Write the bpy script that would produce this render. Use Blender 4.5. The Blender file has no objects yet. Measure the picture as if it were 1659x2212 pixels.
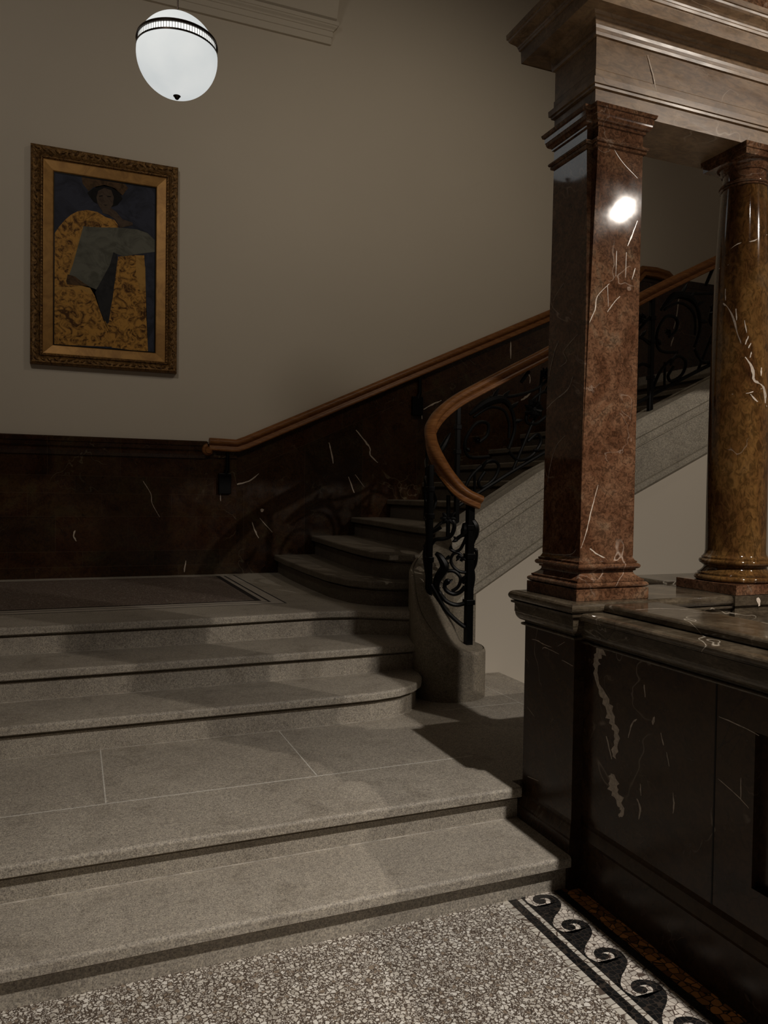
import bpy, bmesh, math, random
from mathutils import Vector, Matrix, Quaternion
random.seed(7)
PI = math.pi
S = bpy.context.scene
COL = S.collection

# ------------------------------------------------------------------ survey of the place
# camera pose recovered from the photograph; x = along the steps, y = into the hall, z = up (metres)
FPX = 1651.0
H = 1.6
M = Matrix(((0.9263786, -0.3763333, 0.0139958), (0.0042313, -0.0267604, -0.9996329), (0.3765697, 0.9260978, -0.0231979)))
MT = M.transposed()
def ray(x, y): return MT @ Vector(((x-829.5)/FPX, (y-1106)/FPX, 1))
def onz(x, y, z): d = ray(x, y); t = (z-H)/d.z; return Vector((d.x*t, d.y*t, z))
def ony(x, y, Y): d = ray(x, y); t = Y/d.y; return Vector((d.x*t, Y, H+d.z*t))
def onx(x, y, X): d = ray(x, y); t = X/d.x; return Vector((X, d.y*t, H+d.z*t))
def oncyl(x, y, c, r):
    d = ray(x, y); a = d.x**2+d.y**2; b = -2*(d.x*c[0]+d.y*c[1]); cc = c[0]**2+c[1]**2-r*r
    D = b*b-4*a*cc
    t = (-b-math.sqrt(max(D, 0)))/(2*a); return Vector((d.x*t, d.y*t, H+d.z*t))

# ------------------------------------------------------------------ mesh helpers
class MB:
    def __init__(s): s.v = []; s.f = []; s.m = []; s.sm = []
    def add(s, vs, fs, mi=0, smooth=False):
        o = len(s.v); s.v += [Vector(v) for v in vs]
        for f in fs: s.f.append([i+o for i in f]); s.m.append(mi); s.sm.append(smooth)
        return s
    def box(s, x0, x1, y0, y1, z0, z1, mi=0):
        vs = [(x, y, z) for x in (x0, x1) for y in (y0, y1) for z in (z0, z1)]
        return s.add(vs, [(0,1,3,2), (4,6,7,5), (0,4,5,1), (2,3,7,6), (0,2,6,4), (1,5,7,3)], mi)
    def loft(s, rings, mi=0, cap=True, closed=True, smooth=False, ends=(True, True)):
        n = len(rings[0]); vs = [p for r in rings for p in r]; fs = []
        for i in range(len(rings)-1):
            for j in range(n if closed else n-1):
                k = (j+1) % n
                fs.append((i*n+j, i*n+k, (i+1)*n+k, (i+1)*n+j))
        s.add(vs, fs, mi, smooth)
        if cap and closed:
            o = len(s.v)-len(vs)
            if ends[0]: s.f.append([o+j for j in range(n)][::-1]); s.m.append(mi); s.sm.append(False)
            if ends[1]: s.f.append([o+(len(rings)-1)*n+j for j in range(n)]); s.m.append(mi); s.sm.append(False)
        return s
    def tube(s, pts, r, n=8, mi=0, smooth=True, flat=None):
        pts = [Vector(p) for p in pts]; m = len(pts)
        rs = r if isinstance(r, (list, tuple)) else [r]*m
        rings = []; up = None
        for i, p in enumerate(pts):
            t = (pts[min(i+1, m-1)]-pts[max(i-1, 0)]).normalized()
            if up is None:
                up = Vector((0,0,1)) if abs(t.z) < .9 else Vector((1,0,0))
            a = t.cross(up)
            if a.length < 1e-5: a = t.cross(Vector((0,1,0)))
            a.normalize(); b = a.cross(t).normalized(); up = b
            rings.append([p+(a*math.cos(2*PI*k/n)+b*math.sin(2*PI*k/n))*rs[i] for k in range(n)])
        return s.loft(rings, mi, smooth=smooth)
    def lathe(s, prof, cx, cy, n=64, mi=0, smooth=True):
        rings = [[(cx+r*math.cos(2*PI*k/n), cy+r*math.sin(2*PI*k/n), z) for k in range(n)] for z, r in prof]
        return s.loft(rings, mi, smooth=smooth)
    def build(s, name, mats, parent=None, bevel=0):
        off = parent_world(parent)
        me = bpy.data.meshes.new(name)
        me.from_pydata([v-off for v in s.v], [], s.f)
        mats = mats if isinstance(mats, (list, tuple)) else [mats]
        for mt in mats: me.materials.append(mt)
        for i, p in enumerate(me.polygons): p.material_index = s.m[i]; p.use_smooth = s.sm[i]
        bm = bmesh.new(); bm.from_mesh(me)
        bmesh.ops.remove_doubles(bm, verts=bm.verts, dist=1e-6)
        bmesh.ops.recalc_face_normals(bm, faces=bm.faces)
        bm.to_mesh(me); bm.free()
        if any(s.sm):
            try: me.set_sharp_from_angle(angle=math.radians(38))
            except Exception: pass
        o = bpy.data.objects.new(name, me); COL.objects.link(o)
        if parent: o.parent = parent
        if bevel:
            b = o.modifiers.new('bevel', 'BEVEL'); b.width = bevel; b.segments = 2; b.limit_method = 'ANGLE'; b.angle_limit = math.radians(40)
        return o
def parent_world(p):
    v = Vector((0,0,0))
    while p: v = v + p.location; p = p.parent
    return v
def thing(name, label, cat, loc, group=None):
    o = bpy.data.objects.new(name, None); COL.objects.link(o); o.location = loc
    o.empty_display_size = .1
    o['label'] = label; o['category'] = cat
    if group: o['group'] = group
    return o
def tag(o, label, cat, group=None, kind=None):
    o['label'] = label; o['category'] = cat
    if group: o['group'] = group
    if kind: o['kind'] = kind
    return o
def struct(name, mb, mats, parent=None, label=None):
    o = mb.build(name, mats, parent)
    if not parent: o['kind'] = 'structure'
    if label: o['label'] = label
    return o
def offpoly(P, o):
    """offset an axis-aligned CCW polygon outwards by o"""
    n = len(P); out = []
    for i in range(n):
        a, b, c = P[i-1], P[i], P[(i+1) % n]
        def nrm(p, q):
            dx, dy = q[0]-p[0], q[1]-p[1]; l = math.hypot(dx, dy); return (dy/l, -dx/l)
        n1, n2 = nrm(a, b), nrm(b, c)
        k = 1+n1[0]*n2[0]+n1[1]*n2[1]
        out.append((b[0]+o*(n1[0]+n2[0])/k, b[1]+o*(n1[1]+n2[1])/k))
    return out
def stack(mb, P, prof, mi=0, cap=True):
    """moulding: prof = [(z, offset)] lofted round plan polygon P"""
    rings = [[(x, y, z) for x, y in offpoly(P, o)] for z, o in prof]
    return mb.loft(rings, mi, cap=cap)
def rect(x0, x1, y0, y1): return [(x0, y0), (x1, y0), (x1, y1), (x0, y1)]
def arc(z0, o0, z1, o1, kind='convex', n=6):
    """profile samples of a quarter round / cove / half round (z, o)"""
    out = []
    for i in range(n+1):
        a = i/n*PI/2
        if kind == 'cove': out.append((z0+(z1-z0)*math.sin(a), o0+(o1-o0)*(1-math.cos(a))))
        elif kind == 'ovolo': out.append((z0+(z1-z0)*(1-math.cos(a)), o0+(o1-o0)*math.sin(a)))
        elif kind == 'cyma':
            t = i/n; out.append((z0+(z1-z0)*t, o0+(o1-o0)*(t-math.sin(2*PI*t)/(2*PI)*.8)))
    return out
def torus(z0, z1, o, bulge, n=8):
    c = (z0+z1)/2; h = (z1-z0)/2
    return [(c-h*math.cos(PI*i/n), o+bulge*math.sin(PI*i/n)) for i in range(n+1)]
def catmull(pts, k=6):
    pts = [Vector(p) for p in pts]; out = []
    for i in range(len(pts)-1):
        p0 = pts[max(i-1, 0)]; p1 = pts[i]; p2 = pts[i+1]; p3 = pts[min(i+2, len(pts)-1)]
        for j in range(k):
            t = j/k
            out.append(.5*((2*p1)+(-p0+p2)*t+(2*p0-5*p1+4*p2-p3)*t*t+(-p0+3*p1-3*p2+p3)*t**3))
    out.append(pts[-1]); return out

# ------------------------------------------------------------------ materials
def new_mat(name):
    m = bpy.data.materials.new(name); m.use_nodes = True; nt = m.node_tree; nt.nodes.clear()
    out = nt.nodes.new('ShaderNodeOutputMaterial'); b = nt.nodes.new('ShaderNodeBsdfPrincipled')
    nt.links.new(b.outputs[0], out.inputs[0]); return m, nt, b
class NT:
    def __init__(s, nt): s.nt = nt
    def n(s, t, **k):
        x = s.nt.nodes.new(t)
        for a, v in k.items(): setattr(x, a, v)
        return x
    def l(s, a, b): s.nt.links.new(a, b)
    def co(s, scale=(1,1,1), off=(0,0,0), kind='Object'):
        t = s.n('ShaderNodeTexCoord'); m = s.n('ShaderNodeMapping')
        m.inputs['Scale'].default_value = scale; m.inputs['Location'].default_value = off
        s.l(t.outputs[kind], m.inputs[0]); return m.outputs[0]
    def noise(s, co, sc, det=4, rough=.55, dist=0):
        x = s.n('ShaderNodeTexNoise'); x.inputs['Scale'].default_value = sc; x.inputs['Detail'].default_value = det
        x.inputs['Roughness'].default_value = rough; x.inputs['Distortion'].default_value = dist
        s.l(co, x.inputs['Vector']); return x.outputs[0]
    def ramp(s, f, stops, interp='LINEAR'):
        r = s.n('ShaderNodeValToRGB'); e = r.color_ramp.elements; r.color_ramp.interpolation = interp
        while len(e) < len(stops): e.new(.5)
        for i, (p, c) in enumerate(stops):
            e[i].position = p; e[i].color = (*c, 1) if len(c) == 3 else c
        s.l(f, r.inputs[0]); return r.outputs[0]
    def mix(s, f, a, b, mode='MIX'):
        m = s.n('ShaderNodeMix', data_type='RGBA', blend_type=mode)
        for v, i in ((f, 0), (a, 6), (b, 7)):
            if isinstance(v, (int, float)): m.inputs[i].default_value = v
            elif isinstance(v, tuple): m.inputs[i].default_value = (*v, 1)
            else: s.l(v, m.inputs[i])
        return m.outputs[2]
    def math(s, op, a, b=0, c=0):
        m = s.n('ShaderNodeMath', operation=op)
        for i, v in enumerate((a, b, c)):
            if isinstance(v, (int, float)): m.inputs[i].default_value = v
            else: s.l(v, m.inputs[i])
        return m.outputs[0]
    def bump(s, h, st, dist, b):
        x = s.n('ShaderNodeBump'); x.inputs['Strength'].default_value = st; x.inputs['Distance'].default_value = dist
        s.l(h, x.inputs['Height']); s.l(x.outputs[0], b.inputs['Normal'])

def marble(name, cols, vein=(.6,.55,.48), vein_amt=.7, mott=(.5, .5, .5), scale=3.0, rough=.16, off=(0,0,0), stretch=(1,1,1), vsc=2.2, spot=.5, joints=None):
    m, nt, b = new_mat(name); N = NT(nt)
    co = N.co(stretch, off)
    d = N.n('ShaderNodeTexNoise'); d.inputs['Scale'].default_value = 1.6; N.l(co, d.inputs['Vector'])
    base = N.noise(co, scale, 8, .62, 1.4)
    c = N.ramp(base, [(.28, cols[0]), (.42, cols[1]), (.56, cols[2]), (.72, cols[3])])
    fine = N.noise(co, scale*13, 5, .65, 1.2)
    fr = N.ramp(fine, [(.40, tuple(v*.5 for v in mott)), (.5, mott), (.60, tuple(min(1, v*1.4) for v in mott))])
    c = N.mix(spot, c, fr, 'OVERLAY')
    # sparse sharp veins: |noise-.5| narrow band, masked
    def veins(sc, w, mo, o2):
        co2 = N.co(tuple(s_*1.0 for s_ in stretch), tuple(a+q for a, q in zip(off, o2)))
        n1 = N.noise(co2, sc, 3, .5, .9)
        a = N.math('ABSOLUTE', N.math('SUBTRACT', n1, .5))
        band = N.ramp(a, [(0, (1,1,1)), (w, (.35,.35,.35)), (w*2.2, (0,0,0))])
        mk = N.ramp(N.noise(co2, sc*.9, 2, .5, 0), [(mo, (0,0,0)), (mo+.06, (1,1,1))])
        return N.math('MULTIPLY', band, mk)
    v1 = veins(vsc, .0035, .56, (3.1, 1.7, 5.2)); v2 = veins(vsc*2.3, .005, .58, (7.3, 2.2, .4))
    v = N.math('MULTIPLY', N.math('ADD', v1, N.math('MULTIPLY', v2, .5)), vein_amt)
    c = N.mix(v, c, vein)
    dk = veins(vsc*1.4, .004, .55, (11.3, 4.2, 8.4))
    c = N.mix(N.math('MULTIPLY', dk, .6), c, tuple(x*.25 for x in cols[0]))
    if joints: c = joints(N, c)
    N.l(c, b.inputs['Base Color'])
    b.inputs['Roughness'].default_value = rough
    b.inputs['IOR'].default_value = 1.5
    rr = N.ramp(N.noise(co, 9, 3), [(.3, (rough*.8,)*3), (.7, (rough*1.35,)*3)])
    N.l(rr, b.inputs['Roughness'])
    return m

def granite(name, a, bb, speck=(.55,.5,.42), rough=.62, bump=.35):
    m, nt, b = new_mat(name); N = NT(nt); co = N.co()
    c = N.ramp(N.noise(co, 1.6, 5, .6, .6), [(.3, a), (.7, bb)])
    f = N.noise(co, 190, 3, .7)
    c = N.mix(.75, c, N.ramp(f, [(.34, (.16,.15,.14)), (.5, (.5,.5,.5)), (.68, (.82,.8,.76))]), 'OVERLAY')
    g = N.noise(co, 70, 3, .7)
    c = N.mix(.45, c, N.ramp(g, [(.35, (.28,.27,.26)), (.5, (.5,.5,.5)), (.65, (.72,.7,.66))]), 'OVERLAY')
    st = N.ramp(N.noise(co, 5.5, 4, .6, .8), [(.3, (.62,.6,.57)), (.48, (1,1,1)), (.9, (1,1,1))])
    c = N.mix(.55, c, st, 'MULTIPLY')
    # dark droplet stains
    vo = N.n('ShaderNodeTexVoronoi'); vo.inputs['Scale'].default_value = 4.5; N.l(co, vo.inputs['Vector'])
    dm = N.ramp(N.math('ADD', vo.outputs['Distance'], N.math('MULTIPLY', N.noise(co, 30, 2), .05)), [(.055, (.45,.42,.4)), (.075, (1,1,1))])
    mk = N.ramp(N.noise(co, 1.1, 2), [(.55, (0,0,0)), (.6, (1,1,1))])
    c = N.mix(N.math('MULTIPLY', mk, .8), c, N.mix(1.0, c, dm, 'MULTIPLY'))
    N.l(c, b.inputs['Base Color']); b.inputs['Roughness'].default_value = rough
    N.bump(N.math('ADD', f, N.math('MULTIPLY', g, .8)), bump, .004, b)
    return m

def plain(name, c, rough=.5, metal=0, noise=0, nsc=30, bump=0):
    m, nt, b = new_mat(name); N = NT(nt); co = N.co()
    f = N.noise(co, nsc, 5, .6, .3)
    lo = tuple(x*(1-noise) for x in c); hi = tuple(min(1, x*(1+noise)) for x in c)
    N.l(N.ramp(f, [(.3, lo), (.7, hi)]), b.inputs['Base Color'])
    b.inputs['Roughness'].default_value = rough; b.inputs['Metallic'].default_value = metal
    if bump: N.bump(f, bump, .003, b)
    return m

def plaster_mat():
    m, nt, b = new_mat('cream_plaster'); N = NT(nt); co = N.co()
    c = N.ramp(N.noise(co, .5, 3), [(.3, (.66,.595,.495)), (.7, (.70,.63,.525))])
    N.l(c, b.inputs['Base Color']); b.inputs['Roughness'].default_value = .75
    N.bump(N.noise(co, 240, 3, .7), .12, .002, b); return m

def terrazzo(name, ground, chips, scale, size=.33, rough=.35, red=0):
    m, nt, b = new_mat(name); N = NT(nt); co0 = N.co()
    # warp coordinates so the chips are irregular
    nz = N.n('ShaderNodeTexNoise'); nz.inputs['Scale'].default_value = scale*1.1; nz.inputs['Detail'].default_value = 1
    N.l(co0, nz.inputs['Vector'])
    vm = N.n('ShaderNodeVectorMath', operation='SCALE'); vm.inputs['Scale'].default_value = .55/scale
    N.l(nz.outputs[1], vm.inputs[0]); va = N.n('ShaderNodeVectorMath', operation='ADD')
    N.l(co0, va.inputs[0]); N.l(vm.outputs[0], va.inputs[1]); co = va.outputs[0]
    def layer(sc, th):
        e = N.n('ShaderNodeTexVoronoi', feature='DISTANCE_TO_EDGE'); e.inputs['Scale'].default_value = sc; N.l(co, e.inputs['Vector'])
        p = N.n('ShaderNodeTexVoronoi'); p.inputs['Scale'].default_value = sc; N.l(co, p.inputs['Vector'])
        cx = N.n('ShaderNodeSeparateColor'); N.l(p.outputs['Color'], cx.inputs[0])
        mask = N.ramp(N.math('SUBTRACT', e.outputs['Distance'], N.math('MULTIPLY', cx.outputs[1], .13)), [(th, (0,0,0)), (th+.015, (1,1,1))])
        col = N.ramp(cx.outputs[0], chips, 'CONSTANT'); return mask, col
    g = N.ramp(N.noise(co0, 60, 4), [(.3, tuple(x*.7 for x in ground)), (.7, tuple(x*1.25 for x in ground))])
    m2, c2 = layer(scale*2.3, .12); m1, c1 = layer(scale, .105)
    c = N.mix(m2, g, c2); c = N.mix(m1, c, c1)
    c = N.mix(.35, c, N.ramp(N.noise(co0, 1.3, 4), [(.3, (.7,.66,.62)), (.7, (1,1,1))]), 'MULTIPLY')
    N.l(c, b.inputs['Base Color']); b.inputs['Roughness'].default_value = rough
    return m

def tesserae(name, col, grout, sc, var=.25, rough=.4, stretch=(1,1,1)):
    m, nt, b = new_mat(name); N = NT(nt); co = N.co(stretch)
    e = N.n('ShaderNodeTexVoronoi', feature='DISTANCE_TO_EDGE'); e.inputs['Scale'].default_value = sc; e.inputs['Randomness'].default_value = .65; N.l(co, e.inputs['Vector'])
    p = N.n('ShaderNodeTexVoronoi'); p.inputs['Scale'].default_value = sc; p.inputs['Randomness'].default_value = .65; N.l(co, p.inputs['Vector'])
    cx = N.n('ShaderNodeSeparateColor'); N.l(p.outputs['Color'], cx.inputs[0])
    t = N.ramp(cx.outputs[0], [(0, tuple(x*(1-var) for x in col)), (1, tuple(min(1, x*(1+var)) for x in col))])
    mk = N.ramp(e.outputs['Distance'], [(.035, (0,0,0)), (.075, (1,1,1))])
    N.l(N.mix(mk, grout, t), b.inputs['Base Color']); b.inputs['Roughness'].default_value = rough
    return m

def wood_mat():
    m, nt, b = new_mat('varnished_wood'); N = NT(nt); co = N.co((1, 1, 6))
    c = N.ramp(N.noise(co, 7, 6, .6, 2.0), [(.3, (.14,.050,.013)), (.5, (.235,.092,.026)), (.7, (.33,.145,.045))])
    N.l(c, b.inputs['Base Color']); b.inputs['Roughness'].default_value = .42; b.inputs['Specular IOR Level'].default_value = .3; return m

def gilt(name, a, bb, bump=.6, sc=28, rough=.42, met=.55):
    m, nt, b = new_mat(name); N = NT(nt); co = N.co()
    f = N.noise(co, sc, 5, .6, 1.8)
    N.l(N.ramp(f, [(.34, a), (.6, bb)]), b.inputs['Base Color']); b.inputs['Metallic'].default_value = met; b.inputs['Roughness'].default_value = rough
    if bump: N.bump(f, bump, .01, b)
    return m

def globe_mat():
    m, nt, b = new_mat('lit_opal_glass'); N = NT(nt)
    b.inputs['Base Color'].default_value = (.8,.82,.82,1); b.inputs['Roughness'].default_value = .7
    co = N.co()
    c = N.ramp(N.noise(co, 5, 3), [(.3, (.80,.85,.86)), (.7, (.92,.95,.94))])
    N.l(c, b.inputs['Emission Color']); b.inputs['Emission Strength'].default_value = .66
    return m
def emit(name, c, st):
    m, nt, b = new_mat(name); b.inputs['Base Color'].default_value = (*c, 1); b.inputs['Emission Color'].default_value = (*c, 1)
    b.inputs['Emission Strength'].default_value = st; return m

def slab_joints(raking):
    def fn(N, c):
        t = N.n('ShaderNodeTexCoord'); sp = N.n('ShaderNodeSeparateXYZ'); N.l(t.outputs['Object'], sp.inputs[0])
        x, z = sp.outputs[0], sp.outputs[2]
        zz = N.math('SUBTRACT', z, N.math('MULTIPLY', x, .457)) if raking else z
        # courses: base, thin band, tall slab, band, frieze
        lv = [.10, .24, .56, .77, .93] if not raking else [.30, .52, .98]
        line = None; idx = None
        for L in lv:
            d = N.math('LESS_THAN', N.math('ABSOLUTE', N.math('SUBTRACT', zz, L)), .0022)
            s_ = N.math('GREATER_THAN', zz, L)
            line = d if line is None else N.math('MAXIMUM', line, d)
            idx = s_ if idx is None else N.math('ADD', idx, s_)
        xs = N.math('ADD', N.math('MULTIPLY', x, 1.0/.62), N.math('MULTIPLY', idx, .37))
        fr = N.math('FRACT', xs); vl = N.math('LESS_THAN', N.math('ABSOLUTE', N.math('SUBTRACT', fr, .5)), .0032)
        line = N.math('MAXIMUM', line, vl)
        cell = N.math('ADD', N.math('FLOOR', N.math('ADD', xs, .5)), N.math('MULTIPLY', idx, 17.3))
        wn = N.n('ShaderNodeTexWhiteNoise', noise_dimensions='1D'); N.l(cell, wn.inputs['W'])
        tone = N.ramp(wn.outputs['Value'], [(0, (.6,.75,.6)), (.35, (1,.85,.65)), (.7, (1.0,1.1,.85)), (1, (.8,1,.9))])
        c = N.mix(.8, c, tone, 'MULTIPLY')
        return N.mix(N.math('MULTIPLY', line, .45), c, (.09,.06,.038))
    return fn

MAT = {}
MAT['plaster'] = plaster_mat()
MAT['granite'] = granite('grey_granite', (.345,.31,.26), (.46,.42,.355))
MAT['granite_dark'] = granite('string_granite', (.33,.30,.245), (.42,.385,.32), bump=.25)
MAT['granite_newel'] = granite('shaded_newel_granite', (.215,.185,.14), (.29,.255,.20), bump=.25)  # browner copy of the string granite, with the newel's shadow in the colour
MAT['granite_flight'] = granite('shaded_flight_granite', (.135,.113,.085), (.185,.158,.122))  # darker copy of the step granite; the flight's shade is in the colour
MAT['mortar2'] = plain('dusty_joint', (.50,.46,.40), .85, 0, .45, 14)
MAT['mortar'] = plain('mortar_line', (.66,.63,.56), .8, 0, .2, 60)
MAT['red'] = marble('red_brown_marble', [(.042,.018,.009), (.088,.043,.023), (.128,.070,.040), (.150,.115,.078)], (.75,.60,.48), .45, (.54,.5,.47), 4.2, .05, spot=.95)
MAT['beige'] = marble('beige_brown_marble', [(.078,.042,.021), (.165,.102,.053), (.235,.157,.090), (.31,.225,.138)], (.6,.5,.4), .4, (.52,.5,.48), 2.2, .36, off=(4,2,1), stretch=(.55,1,1.6), spot=.45)
MAT['ochre'] = marble('ochre_marble', [(.036,.014,.006), (.076,.036,.012), (.115,.060,.019), (.092,.060,.032)], (.8,.65,.5), .4, (.52,.5,.46), 3.6, .06, off=(9,3,2), stretch=(1,1,.55), spot=.85)
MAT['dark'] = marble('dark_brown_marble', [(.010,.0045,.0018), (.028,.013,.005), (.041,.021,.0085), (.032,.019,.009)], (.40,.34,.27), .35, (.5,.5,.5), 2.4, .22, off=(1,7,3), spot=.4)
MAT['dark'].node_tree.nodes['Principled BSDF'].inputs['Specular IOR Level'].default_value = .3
MAT['coping'] = marble('grey_brown_marble', [(.018,.012,.007), (.045,.033,.021), (.075,.058,.038), (.13,.10,.066)], (.7,.62,.5), .5, (.5,.5,.5), 3.4, .13, off=(2,5,7), stretch=(.7,.7,2), spot=.5)
MAT['wains'] = marble('wainscot_marble', [(.012,.0045,.002), (.034,.013,.0055), (.047,.022,.0095), (.050,.034,.017)], (.4,.33,.26), .25, (.5,.48,.45), 2.6, .2, off=(5,1,8), spot=.6, joints=slab_joints(False))
MAT['wains_r'] = marble('raking_wainscot_marble', [(.011,.004,.002), (.032,.012,.005), (.044,.020,.009), (.046,.031,.016)], (.4,.33,.26), .25, (.5,.48,.45), 2.6, .2, off=(6,1,3), spot=.6, joints=slab_joints(True))
MAT['vein'] = plain('white_calcite', (.60,.51,.42), .25, 0, .25, 90)
MAT['vein_mid'] = plain('cream_calcite', (.50,.42,.34), .3, 0, .3, 80)
MAT['vein_dim'] = plain('dull_calcite', (.38,.32,.26), .3, 0, .4, 70)
MAT['iron'] = plain('black_wrought_iron', (.003,.003,.003), .36, .0, .3, 40)
MAT['iron'].node_tree.nodes['Principled BSDF'].inputs['Specular IOR Level'].default_value = .16
MAT['wood'] = wood_mat()
MAT['terr'] = terrazzo('lobby_terrazzo', (.105,.08,.062), [(0, (.50,.46,.40)), (.22, (.78,.74,.66)), (.5, (.68,.64,.56)), (.68, (.30,.24,.18)), (.80, (.88,.85,.78))], 62)
MAT['terr2'] = terrazzo('landing_terrazzo', (.15,.115,.095), [(0, (.30,.24,.20)), (.4, (.46,.40,.35)), (.75, (.24,.19,.16))], 62)
MAT['t_white'] = tesserae('white_tesserae', (.66,.60,.52), (.10,.07,.055), 48)
MAT['t_strip'] = tesserae('white_strip_tesserae', (.62,.58,.50), (.12,.09,.07), 40, stretch=(.35,1,1), var=.2)
MAT['t_black'] = tesserae('black_tesserae', (.010,.010,.010), (.045,.035,.028), 50, var=.5)
MAT['t_orange'] = tesserae('rust_tesserae', (.60,.28,.09), (.03,.015,.008), 34, var=.6)
MAT['t_line'] = plain('pale_mosaic_line', (.52,.47,.40), .45, 0, .15, 200)
MAT['t_dark'] = plain('black_mosaic_line', (.012,.011,.010), .45, 0, .2, 200)
MAT['brass'] = plain('dark_bronze', (.03,.02,.014), .3, .7, .2)
MAT['globe'] = globe_mat()
MAT['band'] = emit('bright_ribbed_glass', (.98,.99,.95), 1.0)

MAT['panel'] = plain('low_bounce_wall', (.10,.065,.04), .5, 0, .3, 6)  # for walls out of view, coloured dark to cut bounce light
MAT['ceil'] = plain('low_bounce_paint', (.32,.29,.25), .8, 0, .05, 4)  # for the unseen ceiling and right wall, darkened to lower the fill light
# ------------------------------------------------------------------ veins drawn into a part's own mesh
def ribbon(mb, pts, normal, w, mi):
    """thin irregular inlay strip along world points, lying on a face with the given normal"""
    nrm = Vector(normal).normalized(); P = catmull(pts, 4) if len(pts) > 2 else [Vector(pts[0]).lerp(Vector(pts[-1]), t/4) for t in range(5)]
    n = len(P); Lp = []; Rp = []
    ws = w if isinstance(w, (list, tuple)) else None
    for i, p in enumerate(P):
        t = (P[min(i+1, n-1)]-P[max(i-1, 0)]).normalized(); s = nrm.cross(t).normalized()
        if ws: f = i/(n-1)*(len(ws)-1); a = int(min(f, len(ws)-2)); ww = ws[a]*(1-(f-a))+ws[a+1]*(f-a)
        else: ww = w*(.35+.65*math.sin(PI*min(1, (i+.6)/n)))
        ww *= .5*random.uniform(.55, 1.25); j = random.uniform(-.4, .4)*ww
        Lp.append(p+s*(ww+j)+nrm*.0006); Rp.append(p-s*(ww-j)+nrm*.0006)
    mb.add(Lp+Rp, [(i, i+1, n+i+1, n+i) for i in range(n-1)], mi)
def veins(mb, lst, fn, normal, mi, dist=None):
    for pts, w in lst:
        P = [fn(*p) for p in pts]; d = sum((p-Vector((0,0,H))).length for p in P)/len(P)
        nn = normal(P[0]) if callable(normal) else normal
        ww = [x*d/FPX for x in w] if isinstance(w, (list, tuple)) else w*d/FPX
        ribbon(mb, P, nn, ww, mi)

# ------------------------------------------------------------------ room shell
WY = 7.51
mb = MB(); mb.box(-5.5, 9.0, WY, WY+.25, -.3, 7.8); struct('wall_back', mb, MAT['plaster'])
mb = MB(); mb.box(-5.75, -5.5, -6, WY+.25, -.3, 7.8); struct('wall_left', mb, MAT['panel'])
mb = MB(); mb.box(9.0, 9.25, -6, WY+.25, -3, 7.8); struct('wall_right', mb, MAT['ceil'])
mb = MB(); mb.box(-5.5, 9.0, -6.25, -6, -.3, 7.8); struct('wall_front', mb, MAT['panel'])
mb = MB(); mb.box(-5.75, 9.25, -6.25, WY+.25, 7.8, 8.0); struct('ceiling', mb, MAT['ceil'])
# vaulted ceiling bay springing from the moulded impost
mb = MB(); X1 = 2.43; rings = []
pr = [(WY, 6.34)]+[(WY-.05, 6.34)]+[(WY-.10-1.5*t**1.15, 6.36+1.44*math.sin(t*PI/2)) for t in [i/14 for i in range(15)]]+[(WY, 7.80)]
for x in (-5.5, X1): rings.append([(x, y, z) for y, z in pr])
mb.loft(rings, 0, smooth=False); struct('ceiling.001', mb, MAT['plaster'])
mb = MB()
P = rect(-5.5, 2.385, WY-.02, WY+.1)
stack(mb, P, [(6.135, -.01), (6.135, .01), (6.20, .012), (6.205, .022), (6.255, .022), (6.26, .032)]+arc(6.265, .032, 6.30, .06, 'cyma')+[(6.305, .07), (6.34, .07), (6.34, -.01)])
struct('trim_1', mb, MAT['plaster'])

# lobby floor
fl = MB(); fl.box(-5.5, 1.572, -6, 2.60, -.2, 0); fl.box(1.572, 9.0, -6, 2.60, -.2, -.0004)
floor = struct('floor', fl, MAT['terr'])
y0, y1 = -1.0, 2.572
def strip(name, x0, x1, mat, dz=.0012, yy0=y0, yy1=y1, z=0):
    b = MB(); b.box(x0, x1, yy0, yy1, z-.002, z+dz); return b.build(name, mat, floor)
strip('mosaic_border', 1.572, 1.597, MAT['t_strip'])['label'] = 'narrow white mosaic line beside the terrazzo'
strip('mosaic_border', 1.597, 1.636, MAT['t_black'])['label'] = 'black mosaic band'
strip('mosaic_border', 1.636, 1.656, MAT['t_strip'])['label'] = 'narrow white mosaic line'
strip('mosaic_border', 1.656, 1.812, MAT['t_white'])['label'] = 'white mosaic ground of the wave pattern'
strip('mosaic_border', 1.812, 1.849, MAT['t_black'])['label'] = 'black mosaic band'
strip('mosaic_border', 1.849, 1.93, MAT['t_orange'])['label'] = 'rust brown mosaic band along the parapet'
wave = [(1.788,2.083),(1.78,2.061),(1.759,2.036),(1.731,2.014),(1.706,1.997),(1.678,1.969),(1.667,1.951),(1.663,1.93),(1.669,1.91),(1.681,1.889),(1.703,1.879),(1.727,1.881),(1.746,1.891),(1.757,1.909),(1.755,1.923),(1.745,1.932),(1.724,1.933),(1.734,1.926),(1.738,1.918),(1.735,1.906),(1.725,1.899),(1.71,1.897),(1.697,1.905),(1.691,1.92),(1.694,1.937),(1.705,1.951),(1.719,1.959),(1.738,1.961),(1.756,1.956),(1.774,1.947),(1.786,1.932),(1.791,1.911),(1.788,1.891)]
per = .192
w = MB()
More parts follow.
